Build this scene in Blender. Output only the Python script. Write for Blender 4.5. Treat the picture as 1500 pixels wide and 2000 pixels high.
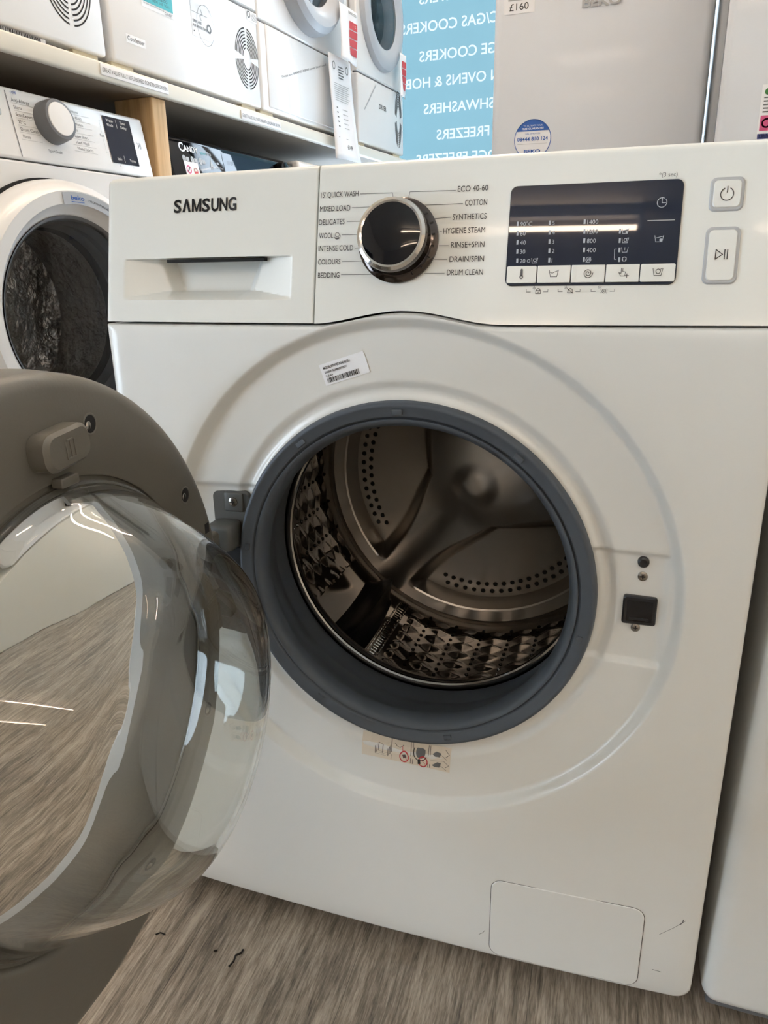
import bpy, bmesh, math, random
from mathutils import Vector, Matrix
random.seed(7)
PI = math.pi
for o in list(bpy.data.objects): bpy.data.objects.remove(o)
COL = bpy.context.scene.collection
SC = bpy.context.scene

# ---------------------------------------------------------------- camera
def make_camera():
    az, pit, roll, F = -0.3157, -0.3222, -0.0183, 1443.4
    f = Vector((math.sin(az)*math.cos(pit), math.cos(az)*math.cos(pit), math.sin(pit)))
    r = Vector((math.cos(az), -math.sin(az), 0)); u = r.cross(f)
    r2 = r*math.cos(roll)+u*math.sin(roll); u2 = -r*math.sin(roll)+u*math.cos(roll)
    cd = bpy.data.cameras.new('camera'); c = bpy.data.objects.new('camera', cd); COL.objects.link(c)
    cd.sensor_fit = 'VERTICAL'; cd.sensor_height = 36; cd.sensor_width = 27; cd.lens = F/2000*36
    cd.clip_start = 0.02
    m = Matrix((r2, u2, -f)).transposed().to_4x4(); m.translation = (0.1837, -0.62, 0.7713)
    c.matrix_world = m; SC.camera = c
make_camera()

# ---------------------------------------------------------------- world, exposure
w = bpy.data.worlds.new('sky'); SC.world = w; w.use_nodes = True
wn = w.node_tree.nodes; wl = w.node_tree.links
bg = wn['Background']; bg.inputs['Color'].default_value = (0.70, 0.85, 1.0, 1); bg.inputs['Strength'].default_value = 7.0
SC.view_settings.view_transform = 'Standard'; SC.view_settings.look = 'None'
SC.view_settings.gamma = 1; SC.view_settings.use_curve_mapping = False
SC.view_settings.exposure = 0.96
TUBE_STRENGTH = 30.0
SC.cycles.max_bounces = 14; SC.cycles.transmission_bounces = 14; SC.cycles.glossy_bounces = 6
SC.cycles.sample_clamp_indirect = 6
SC.cycles.use_denoising = True

# ---------------------------------------------------------------- materials
def lin(c):
    f = lambda v: v/12.92 if v <= .04045 else ((v+.055)/1.055)**2.4
    return (f(c[0]/255), f(c[1]/255), f(c[2]/255), 1)
def mat(name, rgb, rough=.4, metal=0, coat=0, vary=.03, scale=18, bump=0, bscale=200, trans=0, ior=1.5, spec=.5, bdist=.002):
    m = bpy.data.materials.new(name); m.use_nodes = True
    nt = m.node_tree; b = nt.nodes['Principled BSDF']
    c = lin(rgb)
    b.inputs['Roughness'].default_value = rough; b.inputs['Metallic'].default_value = metal
    b.inputs['Coat Weight'].default_value = coat; b.inputs['Coat Roughness'].default_value = .06
    b.inputs['IOR'].default_value = ior; b.inputs['Transmission Weight'].default_value = trans
    b.inputs['Specular IOR Level'].default_value = spec
    tc = nt.nodes.new('ShaderNodeTexCoord')
    n = nt.nodes.new('ShaderNodeTexNoise'); n.inputs['Scale'].default_value = scale; n.inputs['Detail'].default_value = 4
    nt.links.new(tc.outputs['Object'], n.inputs['Vector'])
    mx = nt.nodes.new('ShaderNodeMix'); mx.data_type = 'RGBA'
    mx.inputs['A'].default_value = tuple(min(1, v*(1-vary)) for v in c[:3])+(1,)
    mx.inputs['B'].default_value = tuple(min(1, v*(1+vary)) for v in c[:3])+(1,)
    nt.links.new(n.outputs['Fac'], mx.inputs['Factor']); nt.links.new(mx.outputs['Result'], b.inputs['Base Color'])
    if bump:
        n2 = nt.nodes.new('ShaderNodeTexNoise'); n2.inputs['Scale'].default_value = bscale; n2.inputs['Detail'].default_value = 3
        nt.links.new(tc.outputs['Object'], n2.inputs['Vector'])
        bp = nt.nodes.new('ShaderNodeBump'); bp.inputs['Strength'].default_value = bump; bp.inputs['Distance'].default_value = bdist
        nt.links.new(n2.outputs['Fac'], bp.inputs['Height']); nt.links.new(bp.outputs['Normal'], b.inputs['Normal'])
    return m
MAT = {}
MAT['enamel'] = mat('white_enamel', (226, 226, 222), .30, coat=.35, vary=.012)
MAT['white_plastic'] = mat('white_plastic', (226, 227, 222), .28, coat=.25, vary=.012)
MAT['far_white'] = mat('appliance_white', (228, 228, 228), .3, coat=.3, vary=.01)
MAT['fridge_white'] = mat('fridge_white', (218, 222, 228), .42, coat=.1, vary=.01)
MAT['cream'] = mat('cream_plastic', (214, 204, 176), .5)
MAT['rubber'] = mat('grey_rubber', (75, 82, 91), .5, vary=.05, bump=.05)
MAT['taupe'] = mat('taupe_plastic', (99, 95, 87), .42, vary=.05, bump=.06, bscale=500)
MAT['hinge'] = mat('hinge_grey', (84, 84, 81), .42, vary=.05)
MAT['black'] = mat('black_plastic', (20, 22, 28), .3)
MAT['gap'] = mat('dark_cavity', (20, 20, 22), .8)
MAT['gloss_black'] = mat('gloss_black', (11, 13, 19), .04, coat=.0, vary=.02, spec=.45)
MAT['screen'] = mat('smoked_screen', (30, 37, 54), .02, coat=.0, vary=.02, spec=.35)
MAT['ink'] = mat('black_ink', (28, 28, 30), .4)
MAT['grey_ink'] = mat('grey_ink', (96, 98, 100), .5)
MAT['pale_ink'] = mat('pale_ink', (176, 184, 194), .5)
MAT['white_ink'] = mat('white_ink', (235, 238, 240), .5)
MAT['red'] = mat('red_ink', (196, 60, 66), .5)
MAT['blue'] = mat('blue_ink', (48, 98, 180), .5)
MAT['navy'] = mat('navy_ink', (38, 48, 110), .5)
MAT['teal'] = mat('teal_ink', (64, 176, 186), .5)
MAT['green'] = mat('green_ink', (66, 130, 70), .5)
MAT['pink'] = mat('pink_ink', (206, 84, 132), .5)
MAT['paper'] = mat('paper', (240, 241, 244), .6, vary=.01)
MAT['sticker_cream'] = mat('sticker_cream', (222, 212, 196), .35, vary=.01)
MAT['silver_sticker'] = mat('silver_sticker', (176, 182, 190), .35)
MAT['chrome'] = mat('chrome', (205, 203, 200), .08, metal=1, vary=.02)
MAT['dark_chrome'] = mat('dark_chrome', (84, 78, 76), .1, metal=1, vary=.04)
MAT['steel'] = mat('drum_steel', (150, 147, 144), .10, metal=1, vary=.06, scale=9)
MAT['satin_steel'] = mat('satin_drum_steel', (182, 177, 170), .33, metal=1, vary=.06, scale=9)
MAT['screw'] = mat('screw_steel', (150, 146, 140), .25, metal=1)
MAT['light_grey'] = mat('light_grey_plastic', (176, 178, 180), .4)
MAT['mid_grey'] = mat('mid_grey_plastic', (104, 106, 110), .35)
MAT['glass'] = mat('clear_glass', (244, 246, 243), .0, trans=1, ior=1.5, vary=.004)
MAT['dark_drum'] = mat('dim_drum', (168, 164, 160), .28, metal=.9, vary=.4, scale=14, bump=1.0, bscale=30, bdist=.02)
MAT['silver_side'] = mat('silver_fridge_side', (150, 152, 154), .09, metal=.85, vary=.05, bump=.25, bscale=60)
MAT['gasket_white'] = mat('pale_gasket', (190, 190, 190), .5)

def arch_glass(name, tint=(1, 1, 1)):
    m = bpy.data.materials.new(name); m.use_nodes = True; nt = m.node_tree
    for n in list(nt.nodes): nt.nodes.remove(n)
    out = nt.nodes.new('ShaderNodeOutputMaterial'); t = nt.nodes.new('ShaderNodeBsdfTransparent'); g = nt.nodes.new('ShaderNodeBsdfGlossy')
    t.inputs['Color'].default_value = tint+(1,); g.inputs['Roughness'].default_value = .02
    fr = nt.nodes.new('ShaderNodeFresnel'); fr.inputs['IOR'].default_value = 1.45; mx = nt.nodes.new('ShaderNodeMixShader')
    nt.links.new(fr.outputs[0], mx.inputs[0]); nt.links.new(t.outputs[0], mx.inputs[1]); nt.links.new(g.outputs[0], mx.inputs[2]); nt.links.new(mx.outputs[0], out.inputs[0])
    return m
MAT['pane'] = arch_glass('window_glass')
MAT['door_pane'] = arch_glass('smoked_door_glass', (.80, .81, .83))
def vinyl(name, rgb):
    m = bpy.data.materials.new(name); m.use_nodes = True; nt = m.node_tree
    for n in list(nt.nodes): nt.nodes.remove(n)
    out = nt.nodes.new('ShaderNodeOutputMaterial'); t = nt.nodes.new('ShaderNodeBsdfTranslucent'); d = nt.nodes.new('ShaderNodeBsdfDiffuse')
    tc = nt.nodes.new('ShaderNodeTexCoord'); n = nt.nodes.new('ShaderNodeTexNoise'); n.inputs['Scale'].default_value = 3
    c = lin(rgb); mc = nt.nodes.new('ShaderNodeMix'); mc.data_type = 'RGBA'
    mc.inputs['A'].default_value = tuple(v*.96 for v in c[:3])+(1,); mc.inputs['B'].default_value = tuple(min(1, v*1.04) for v in c[:3])+(1,)
    nt.links.new(tc.outputs['Object'], n.inputs['Vector']); nt.links.new(n.outputs['Fac'], mc.inputs['Factor'])
    for s in (t, d): nt.links.new(mc.outputs['Result'], s.inputs['Color'])
    mx = nt.nodes.new('ShaderNodeMixShader'); mx.inputs[0].default_value = .35
    nt.links.new(t.outputs[0], mx.inputs[1]); nt.links.new(d.outputs[0], mx.inputs[2]); nt.links.new(mx.outputs[0], out.inputs[0])
    return m
MAT['vinyl'] = vinyl('cyan_vinyl', (85, 107, 111))
MAT['vinyl_white'] = vinyl('white_vinyl', (142, 142, 140))
def emit(name, rgb, s):
    m = bpy.data.materials.new(name); m.use_nodes = True; nt = m.node_tree
    for n in list(nt.nodes): nt.nodes.remove(n)
    out = nt.nodes.new('ShaderNodeOutputMaterial'); e = nt.nodes.new('ShaderNodeEmission')
    e.inputs['Color'].default_value = rgb+(1,); e.inputs['Strength'].default_value = s
    nt.links.new(e.outputs[0], out.inputs[0]); return m
MAT['tube'] = emit('tube_glow', (1, .77, .58), TUBE_STRENGTH)

def wood_mat(name, dark, mid, light, stretch, rough, rot=0, seams=True, fine=1.0):
    m = bpy.data.materials.new(name); m.use_nodes = True; nt = m.node_tree; L = nt.links; N = nt.nodes.new
    b = nt.nodes['Principled BSDF']; b.inputs['Roughness'].default_value = rough
    tc = N('ShaderNodeTexCoord'); mp = N('ShaderNodeMapping'); mp.inputs['Rotation'].default_value = (0, 0, rot)
    L.new(tc.outputs['Object'], mp.inputs['Vector'])
    st = N('ShaderNodeMapping'); st.inputs['Scale'].default_value = stretch; L.new(mp.outputs[0], st.inputs['Vector'])
    n1 = N('ShaderNodeTexNoise'); n1.inputs['Scale'].default_value = 26*fine; n1.inputs['Detail'].default_value = 8; n1.inputs['Roughness'].default_value = .68; n1.inputs['Distortion'].default_value = .25
    n2 = N('ShaderNodeTexNoise'); n2.inputs['Scale'].default_value = 5*fine; n2.inputs['Detail'].default_value = 3; n2.inputs['Distortion'].default_value = 1.2
    n3 = N('ShaderNodeTexNoise'); n3.inputs['Scale'].default_value = 70*fine; n3.inputs['Detail'].default_value = 2
    for n in (n1, n2, n3): L.new(st.outputs[0], n.inputs['Vector'])
    add = N('ShaderNodeMath'); add.operation = 'MULTIPLY_ADD'; add.inputs[1].default_value = .5; L.new(n2.outputs['Fac'], add.inputs[0])
    sc = N('ShaderNodeMath'); sc.operation = 'MULTIPLY'; sc.inputs[1].default_value = .5; L.new(n1.outputs['Fac'], sc.inputs[0]); L.new(sc.outputs[0], add.inputs[2])
    a2 = N('ShaderNodeMath'); a2.operation = 'MULTIPLY_ADD'; a2.inputs[1].default_value = .28; L.new(n3.outputs['Fac'], a2.inputs[0]); L.new(add.outputs[0], a2.inputs[2])
    cr = N('ShaderNodeValToRGB'); e = cr.color_ramp.elements
    e[0].position = .47; e[0].color = lin(dark); e[1].position = .80; e[1].color = lin(light)
    x = cr.color_ramp.elements.new(.61); x.color = lin(mid)
    L.new(a2.outputs[0], cr.inputs[0]); col = cr.outputs[0]
    if seams:
        br = N('ShaderNodeTexBrick'); br.inputs['Scale'].default_value = 1; br.inputs['Mortar Size'].default_value = .0004
        br.inputs['Brick Width'].default_value = 1.25; br.inputs['Row Height'].default_value = .19; br.offset = .37
        br.inputs['Color1'].default_value = (1, 1, 1, 1); br.inputs['Color2'].default_value = (.92, .92, .92, 1); br.inputs['Mortar'].default_value = (.4, .4, .4, 1)
        m2 = N('ShaderNodeMapping'); m2.inputs['Rotation'].default_value = (0, 0, PI/2); m2.inputs['Location'].default_value = (.3, .05, 0)
        L.new(mp.outputs[0], m2.inputs['Vector']); L.new(m2.outputs[0], br.inputs['Vector'])
        mx = N('ShaderNodeMix'); mx.data_type = 'RGBA'; mx.blend_type = 'MULTIPLY'; mx.inputs['Factor'].default_value = 1
        L.new(col, mx.inputs['A']); L.new(br.outputs['Color'], mx.inputs['B']); col = mx.outputs['Result']
    L.new(col, b.inputs['Base Color'])
    bp = N('ShaderNodeBump'); bp.inputs['Strength'].default_value = .12; bp.inputs['Distance'].default_value = .002
    L.new(a2.outputs[0], bp.inputs['Height']); L.new(bp.outputs[0], b.inputs['Normal'])
    return m
MAT['floor'] = wood_mat('grey_oak_laminate', (74, 66, 58), (126, 115, 102), (182, 169, 154), (14, 1.1, 1), .28, rot=-.03)
MAT['timber'] = wood_mat('raw_pine', (168, 130, 88), (206, 170, 122), (228, 196, 150), (1, 1, .07), .6, seams=False)
MAT['wall'] = mat('painted_wall', (216, 213, 206), .8, bump=.1)
MAT['wall_bounce'] = mat('warm_bounce_wall', (222, 204, 180), .8, bump=.1)  # tint chosen so the unseen right wall throws warm light back
MAT['wall_shade'] = mat('grey_painted_wall', (150, 147, 142), .8, bump=.1)
MAT['ceiling'] = mat('ceiling_tile', (226, 224, 216), .85, bump=.2)
MAT['shelf'] = mat('cream_shelf_board', (222, 218, 206), .45)
MAT['shelf_under'] = mat('shelf_chipboard', (128, 114, 98), .7, vary=.08)
MAT['lint'] = mat('dark_lint', (24, 22, 22), .9)

# ---------------------------------------------------------------- mesh helpers
class MB:
    def __init__(s): s.v = []; s.f = []; s.m = []; s.mats = []; s.sm = []
    def mi(s, m):
        m = MAT[m] if isinstance(m, str) else m
        if m not in s.mats: s.mats.append(m)
        return s.mats.index(m)
    def add(s, verts, faces, m, smooth=True, M=None):
        o = len(s.v); k = s.mi(m)
        for p in verts:
            p = Vector(p)
            s.v.append(tuple(M @ p) if M else tuple(p))
        for f in faces:
            s.f.append(tuple(i+o for i in f)); s.m.append(k); s.sm.append(smooth)
        return s
    def box(s, a, b, m, r=0, seg=3, M=None):
        bm = bmesh.new()
        bmesh.ops.create_cube(bm, size=1)
        for v in bm.verts:
            v.co = Vector([(a[i]+b[i])/2 + v.co[i]*(b[i]-a[i]) for i in range(3)])
        if r: bmesh.ops.bevel(bm, geom=list(bm.edges), offset=r, segments=seg, affect='EDGES', profile=.5)
        bm.verts.index_update()
        s.add([v.co for v in bm.verts], [[v.index for v in f.verts] for f in bm.faces], m, True, M); bm.free(); return s
    def lathe(s, prof, m, N=96, center=(0, 0, 0), axis='y', closed=False, ccx=False, M=None, ang=None):
        # prof: (r, h[, cx]) ; axis y: circle in the xz plane
        P = []; F = []; n = len(prof)
        a0, a1 = ang if ang else (0, 2*PI)
        cnt = N if not ang else N+1
        for k in range(cnt):
            t = a0+(a1-a0)*k/N
            for q in prof:
                cx = q[2] if len(q) > 2 else 0
                P.append((center[0]+cx+q[0]*math.cos(t), center[1]+q[1], center[2]+q[0]*math.sin(t)))
        for k in range(N):
            k2 = (k+1) % cnt
            for i in range(n if closed else n-1):
                i2 = (i+1) % n
                F.append((k*n+i, k*n+i2, k2*n+i2, k2*n+i))
        return s.add(P, F, m, True, M)
    def grid(s, fn, nu, nv, m, keep=None):
        P = [fn(i/nu, j/nv) for j in range(nv+1) for i in range(nu+1)]
        F = [(j*(nu+1)+i, j*(nu+1)+i+1, (j+1)*(nu+1)+i+1, (j+1)*(nu+1)+i) for j in range(nv) for i in range(nu)]
        return s.add(P, F, m)
    def tube(s, pts, r, m, seg=10, caps=True, M=None):
        pts = [Vector(p) for p in pts]; P = []; F = []; n = len(pts)
        for i, p in enumerate(pts):
            d = (pts[min(i+1, n-1)]-pts[max(i-1, 0)]).normalized()
            a = d.cross(Vector((0, 0, 1)) if abs(d.z) < .9 else Vector((1, 0, 0))).normalized(); b = d.cross(a)
            for k in range(seg):
                t = 2*PI*k/seg; P.append(p+r*(a*math.cos(t)+b*math.sin(t)))
        for i in range(n-1):
            for k in range(seg):
                F.append((i*seg+k, i*seg+(k+1) % seg, (i+1)*seg+(k+1) % seg, (i+1)*seg+k))
        if caps: F += [tuple(range(seg))[::-1], tuple((n-1)*seg+k for k in range(seg))]
        return s.add(P, F, m, True, M)
    def build(s, name, parent=None, sharp=35, loc=None):
        me = bpy.data.meshes.new(name); me.from_pydata(s.v, [], s.f)
        for m in s.mats: me.materials.append(m)
        me.polygons.foreach_set('material_index', s.m); me.polygons.foreach_set('use_smooth', s.sm)
        bm = bmesh.new(); bm.from_mesh(me); bmesh.ops.recalc_face_normals(bm, faces=bm.faces); bm.to_mesh(me); bm.free()
        me.set_sharp_from_angle(angle=math.radians(sharp)); me.update()
        o = bpy.data.objects.new(name, me); COL.objects.link(o)
        if parent: o.parent = parent
        return o
def empty(name, label, cat, loc=(0, 0, 0), rz=0, group=None):
    o = bpy.data.objects.new(name, None); COL.objects.link(o); o.location = loc; o.rotation_euler = (0, 0, rz); o.empty_display_size = .1
    return tag(o, label, cat, group)
def tag(o, label, cat=None, group=None):
    o['label'] = label
    if cat: o['category'] = cat
    if group: o['group'] = group
    return o
def structure(o): o['kind'] = 'structure'; return o

# ---- printed marks: 2D shapes mapped on a surface by fn(u, v) -> point
_cache = {}
def glyphs(text, bold=0.0):
    key = (text, bold)
    if key in _cache: return _cache[key]
    cu = bpy.data.curves.new('t', 'FONT'); cu.body = text; cu.size = 1; cu.resolution_u = 3; cu.offset = bold
    o = bpy.data.objects.new('t', cu); COL.objects.link(o)
    dg = bpy.context.evaluated_depsgraph_get(); me = bpy.data.meshes.new_from_object(o.evaluated_get(dg))
    V = [(v.co.x, v.co.y) for v in me.vertices]; F = [tuple(p.vertices) for p in me.polygons]
    bpy.data.objects.remove(o); bpy.data.curves.remove(cu); bpy.data.meshes.remove(me)
    _cache[key] = (V, F); return V, F
class Print:
    def __init__(s, fn): s.mb = MB(); s.fn = fn
    def text(s, t, u0, v0, m, width=None, height=None, u1=None, v1=None, bold=0.0, center=False, mirror=False):
        V, F = glyphs(t, bold)
        if not V: return s
        x0 = min(v[0] for v in V); x1 = max(v[0] for v in V)
        cap = .73
        if u1 is not None: width = math.hypot(u1-u0, (v1 if v1 is not None else v0)-v0)
        if width is None: kx = ky = height/cap; width = (x1-x0)*kx
        else: kx = width/(x1-x0); ky = height/cap if height else kx
        ang = math.atan2((v1 if v1 is not None else v0)-v0, (u1-u0)) if u1 is not None else 0
        ca, sa = math.cos(ang), math.sin(ang); off = -width/2 if center else 0
        P = []
        for x, y in V:
            a = (x-x0)*kx+off; b = y*ky
            if mirror: a = -a
            P.append(s.fn(u0+a*ca-b*sa, v0+a*sa+b*ca))
        s.mb.add(P, F, m, False); return s
    def poly(s, pts, m): s.mb.add([s.fn(*p) for p in pts], [tuple(range(len(pts)))], m, False); return s
    def rect(s, u0, u1, v0, v1, m, n=1, r=0):
        if r: return s.rrect(u0, u1, v0, v1, r, m)
        P = []; F = []
        for i in range(n+1):
            u = u0+(u1-u0)*i/n; P += [s.fn(u, v0), s.fn(u, v1)]
        F = [(2*i, 2*i+2, 2*i+3, 2*i+1) for i in range(n)]
        s.mb.add(P, F, m, False); return s
    def rrect(s, u0, u1, v0, v1, r, m):
        pts = []
        for cx, cy, a in ((u1-r, v1-r, 0), (u0+r, v1-r, 90), (u0+r, v0+r, 180), (u1-r, v0+r, 270)):
            for k in range(7):
                t = math.radians(a+15*k); pts.append((cx+r*math.cos(t), cy+r*math.sin(t)))
        return s.poly(pts, m)
    def line(s, pts, wd, m):
        for (a, b), (c, d) in zip(pts[:-1], pts[1:]):
            L = math.hypot(c-a, d-b)
            if L < 1e-9: continue
            nx, ny = -(d-b)/L*wd/2, (c-a)/L*wd/2; ex, ey = (c-a)/L*wd/2, (d-b)/L*wd/2
            s.poly([(a-ex+nx, b-ey+ny), (a-ex-nx, b-ey-ny), (c+ex-nx, d+ey-ny), (c+ex+nx, d+ey+ny)], m)
        return s
    def arc(s, u, v, r, wd, m, a0=0, a1=360, ru=1.0, n=28):
        P = []; F = []
        for k in range(n+1):
            t = math.radians(a0+(a1-a0)*k/n)
            for q in (r-wd/2, r+wd/2): P.append(s.fn(u+q*ru*math.cos(t), v+q*math.sin(t)))
        F = [(2*k, 2*k+1, 2*k+3, 2*k+2) for k in range(n)]
        s.mb.add(P, F, m, False); return s
    def disc(s, u, v, r, m, ru=1.0, n=32, a0=0, a1=360):
        return s.poly([(u+r*ru*math.cos(math.radians(a0+(a1-a0)*k/n)), v+r*math.sin(math.radians(a0+(a1-a0)*k/n))) for k in range(n if a1-a0 == 360 else n+1)], m)
    def barcode(s, u0, u1, v0, v1, m, n=34, seed=1):
        rr = random.Random(seed); u = u0; W = (u1-u0)/n
        while u < u1-W:
            wd = W*rr.choice((.35, .5, .9, 1.2)); s.rect(u, u+wd, v0, v1, m); u += wd+W*rr.choice((.35, .5, .8))
        return s
    def build(s, name, parent): return s.mb.build(name, parent)
def flat(y): return lambda u, v: (u, y, v)

def smooth(a, b, x):
    t = max(0., min(1., (x-a)/(b-a))); return t*t*(3-2*t)

exec_order = []
# ================================================================ ROOM
AZ = 0.0896
U = Vector((math.sin(AZ), math.cos(AZ), 0)); NN = Vector((math.cos(AZ), -math.sin(AZ), 0))
P0 = Vector((0.1837, -0.62, 0)) - NN*1.23
ROW = math.radians(90)-AZ           # rotation of things that face +NN
def row(s, t=0, z=0): return P0+U*s+NN*t+Vector((0, 0, z))
FZ = 0.035                           # floor level
def rowbox(s0, s1, t0, t1, z0, z1, m, r=0):
    # a box in row space: local x = along U, local y = -NN
    M = Matrix.Translation(P0) @ Matrix.Rotation(ROW, 4, 'Z')
    return MB().box((s0, -t1, z0), (s1, -t0, z1), m, r, M=M)
S0, S1, T0, T1, ZC = -5.2, 3.47, -.70, 4.6, 2.75
structure(rowbox(S0-.1, S1+.1, T0-.1, T1+.1, FZ-.1, FZ, 'floor').build('floor'))
structure(rowbox(S0-.1, S1+.1, T0-.1, T1+.1, ZC, ZC+.1, 'ceiling').build('ceiling'))
# left wall with a window behind the viewer's left shoulder
WS0, WS1, WZ0, WZ1 = -3.2, -.28, .08, 1.80
wlm = rowbox(S0-.1, WS0, T0-.1, T0, FZ, ZC, 'wall')
_M = Matrix.Translation(P0) @ Matrix.Rotation(ROW, 4, 'Z')
for a, b in (((WS1, -T0, FZ), (S1+.1, -T0+.1, ZC)), ((WS0, -T0, FZ), (WS1, -T0+.1, WZ0)), ((WS0, -T0, WZ1), (WS1, -T0+.1, ZC))): wlm.box(a, b, 'wall', M=_M)
structure(wlm.build('wall_left'))
w2 = MB()
for s_ in (WS0, (WS0+WS1)/2, WS1-.05): w2.box((s_, -T0+.02, WZ0), (s_+.05, -T0+.08, WZ1), 'light_grey', .004, M=_M)
for z_ in (WZ0, WZ1-.05): w2.box((WS0+.05, -T0+.021, z_), (WS1-.05, -T0+.079, z_+.05), 'light_grey', .004, M=_M)
w2o = structure(w2.build('window_2'))
rowbox(WS0+.05, WS1-.05, T0-.052, T0-.048, WZ0+.05, WZ1-.05, 'pane').build('glass_pane', w2o)
structure(rowbox(S0-.1, S1+.1, T1, T1+.1, FZ, ZC, 'wall_bounce').build('wall_right'))
structure(rowbox(S0-.1, S0, T0, T1, FZ, ZC, 'wall_shade').build('wall_back'))
# glazed shop front: sill wall, lintel, frame, panes, vinyl lettering
fr = rowbox(S1, S1+.1, T0, T1, FZ, .12, 'wall'); o = fr.build('wall_front'); structure(o)
structure(rowbox(S1, S1+.1, T0, T1, 2.55, ZC, 'wall').build('trim_1'))
wf = MB(); Mrow = Matrix.Translation(P0) @ Matrix.Rotation(ROW, 4, 'Z')
for t in (T0+.03, 1.05, 2.8, T1-.03): wf.box((S1+.02, -t-.03, .12), (S1+.08, -t+.03, 2.55), 'light_grey', .004, M=Mrow)
for z in (.12, 2.49): wf.box((S1+.021, -T1+.06, z), (S1+.079, -T0-.06, z+.06), 'light_grey', .004, M=Mrow)
win = structure(wf.build('window_1'))
pane = rowbox(S1+.048, S1+.052, T0+.06, T1-.06, .18, 2.49, 'pane').build('glass_pane', win)
VS = S1+.046
def vin(d): return lambda t, z: tuple(row(VS-d, t, z))
_w = lambda t: (lambda V: max(v[0] for v in V)-min(v[0] for v in V))(glyphs(t, .012)[0])
KX = .245/_w('FREEZERS')
vt = Print(lambda t, z: (t, z, 0))
for txt, left, z in (('TUMBLE DRYERS', -.068, 1.843), ('ELECTRIC/GAS COOKERS', -.158, 1.737), ('RANGE COOKERS', -.068, 1.624),
                     ('BUILT-IN OVENS & HOBS', -.162, 1.521), ('DISHWASHERS', -.048, 1.415), ('FREEZERS', .014, 1.307), ('FRIDGE FREEZERS', -.084, 1.210)):
    W = _w(txt)*KX; vt.text(txt, left+W, z, 'vinyl_white', width=W, height=.042, bold=.012, mirror=True)
# the cyan sheet is cut out around the white letters
bm = bmesh.new(); vv = [bm.verts.new(p) for p in vt.mb.v]; cnt = {}
for f in vt.mb.f:
    for i in range(len(f)):
        e = tuple(sorted((f[i], f[(i+1) % len(f)]))); cnt[e] = cnt.get(e, 0)+1
for e, n_ in cnt.items():
    if n_ == 1: bm.edges.new((vv[e[0]], vv[e[1]]))
cr = [bm.verts.new((t, z, 0)) for t, z in ((-.34, .9), (.86, .9), (.86, 2.3), (-.34, 2.3))]
for i in range(4): bm.edges.new((cr[i], cr[(i+1) % 4]))
bmesh.ops.triangle_fill(bm, use_beauty=False, use_dissolve=False, edges=list(bm.edges), normal=(0, 0, 1))
bm.verts.index_update(); vp = MB()
vp.add([vin(0)(v.co.x, v.co.y) for v in bm.verts], [[v.index for v in f.verts] for f in bm.faces], 'vinyl', False); bm.free()
vp.build('vinyl_panel', win)
vt.mb.v = [vin(0)(p[0], p[1]) for p in vt.mb.v]; vt.build('vinyl_lettering', win)

# ---- ceiling lights: fluorescent battens
def batten(x, y, label, rz=0):
    r = empty('ceiling_light', label, 'light', (x, y, ZC), rz, 'fluorescent battens on the ceiling')
    MB().box((-.64, -.025, -.06), (.64, .025, 0), 'light_grey', .008).build('batten_body', r)
    MB().tube([(-.60, 0, -.12), (.60, 0, -.12)], .014, 'tube', 12).build('tube', r)
    for sx in (-1, 1): MB().box((sx*.62-.015, -.016, -.14), (sx*.62+.015, .016, -.06), 'far_white', .004).build('tube_holder', r)
    return r
for i, (x, y) in enumerate(((-.22, -3.45), (1.75, -3.45), (-.4, -4.9), (1.65, -4.9), (1.9, .9))):  # rearmost pair is added, for more even light on the front
    batten(x, y, 'white fluorescent batten fixed to the ceiling above the shop floor, rear pair added for light')
for x, y in ((-.34, .85), (-.66, .55), (-.42, 2.05)):  # added battens over the left aisle, brightening its floor and the dryers
    batten(x, y, 'white fluorescent batten fixed to the ceiling above the shop floor, rear pair added for light', PI/2-AZ)

# ================================================================ FRONT WASHING MACHINE
B_ = .008
ZS = .7235
def ztop(x):
    a = abs(x-.003)
    return .7222 + (.0108*(math.cos(PI*a/.085)+1)/2 if a < .085 else 0)
def Fy(x, z):
    return -B_*(1-(x/.3)**2) + (.0289*(z-ZS)/.1265 if z > ZS else 0)
def Fn(x, z):
    e = 1e-4
    dx = (Fy(x+e, z)-Fy(x-e, z))/(2*e); dz = (Fy(x, z+e)-Fy(x, z-e))/(2*e) if z > ZS+e else 0
    return Vector((dx, -1, dz)).normalized()
def onF(h=0.0005):
    return lambda u, v: tuple(Vector((u, Fy(u, v), v))+Fn(u, v)*h)
CX, CZ = 0.0, .480
wm = empty('washing_machine', 'white front-loading washing machine with its porthole door swung open, nearest the viewer', 'washing machine', (0, .28, FZ))
wm.location = (0, 0, 0)
WMROOT = wm
# cabinet: sides, top, back and dark inside
cab = MB()
X0 = .2985
cab.box((-X0, .03, .05), (-X0+.004, .56, .842), 'enamel'); cab.box((X0-.004, .03, .05), (X0, .56, .842), 'enamel')
cab.box((-X0, .045, .836), (X0, .565, .853), 'enamel', .004); cab.box((-X0, .555, .05), (X0, .56, .84), 'enamel')
cab.box((-X0, .03, .05), (X0, .56, .054), 'gap')
cab.build('cabinet', wm)
def foot_mesh(x, y):
    return MB().lathe([(0, 0), (.022, 0), (.022, .008), (.012, .012), (.012, .03), (0, .03)], 'black', 20, axis='y', M=Matrix.Translation((x, y, FZ)) @ Matrix.Rotation(PI/2, 4, 'X'))
for x in (-.25, .25):
    for y in (.08, .5): foot_mesh(x, y).build('foot', wm)
inn = MB()
inn.grid(lambda u, v: (-.292+.584*u, .040, .70+.13*v), 1, 1, 'gap'); inn.build('inner_panel', wm)

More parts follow.
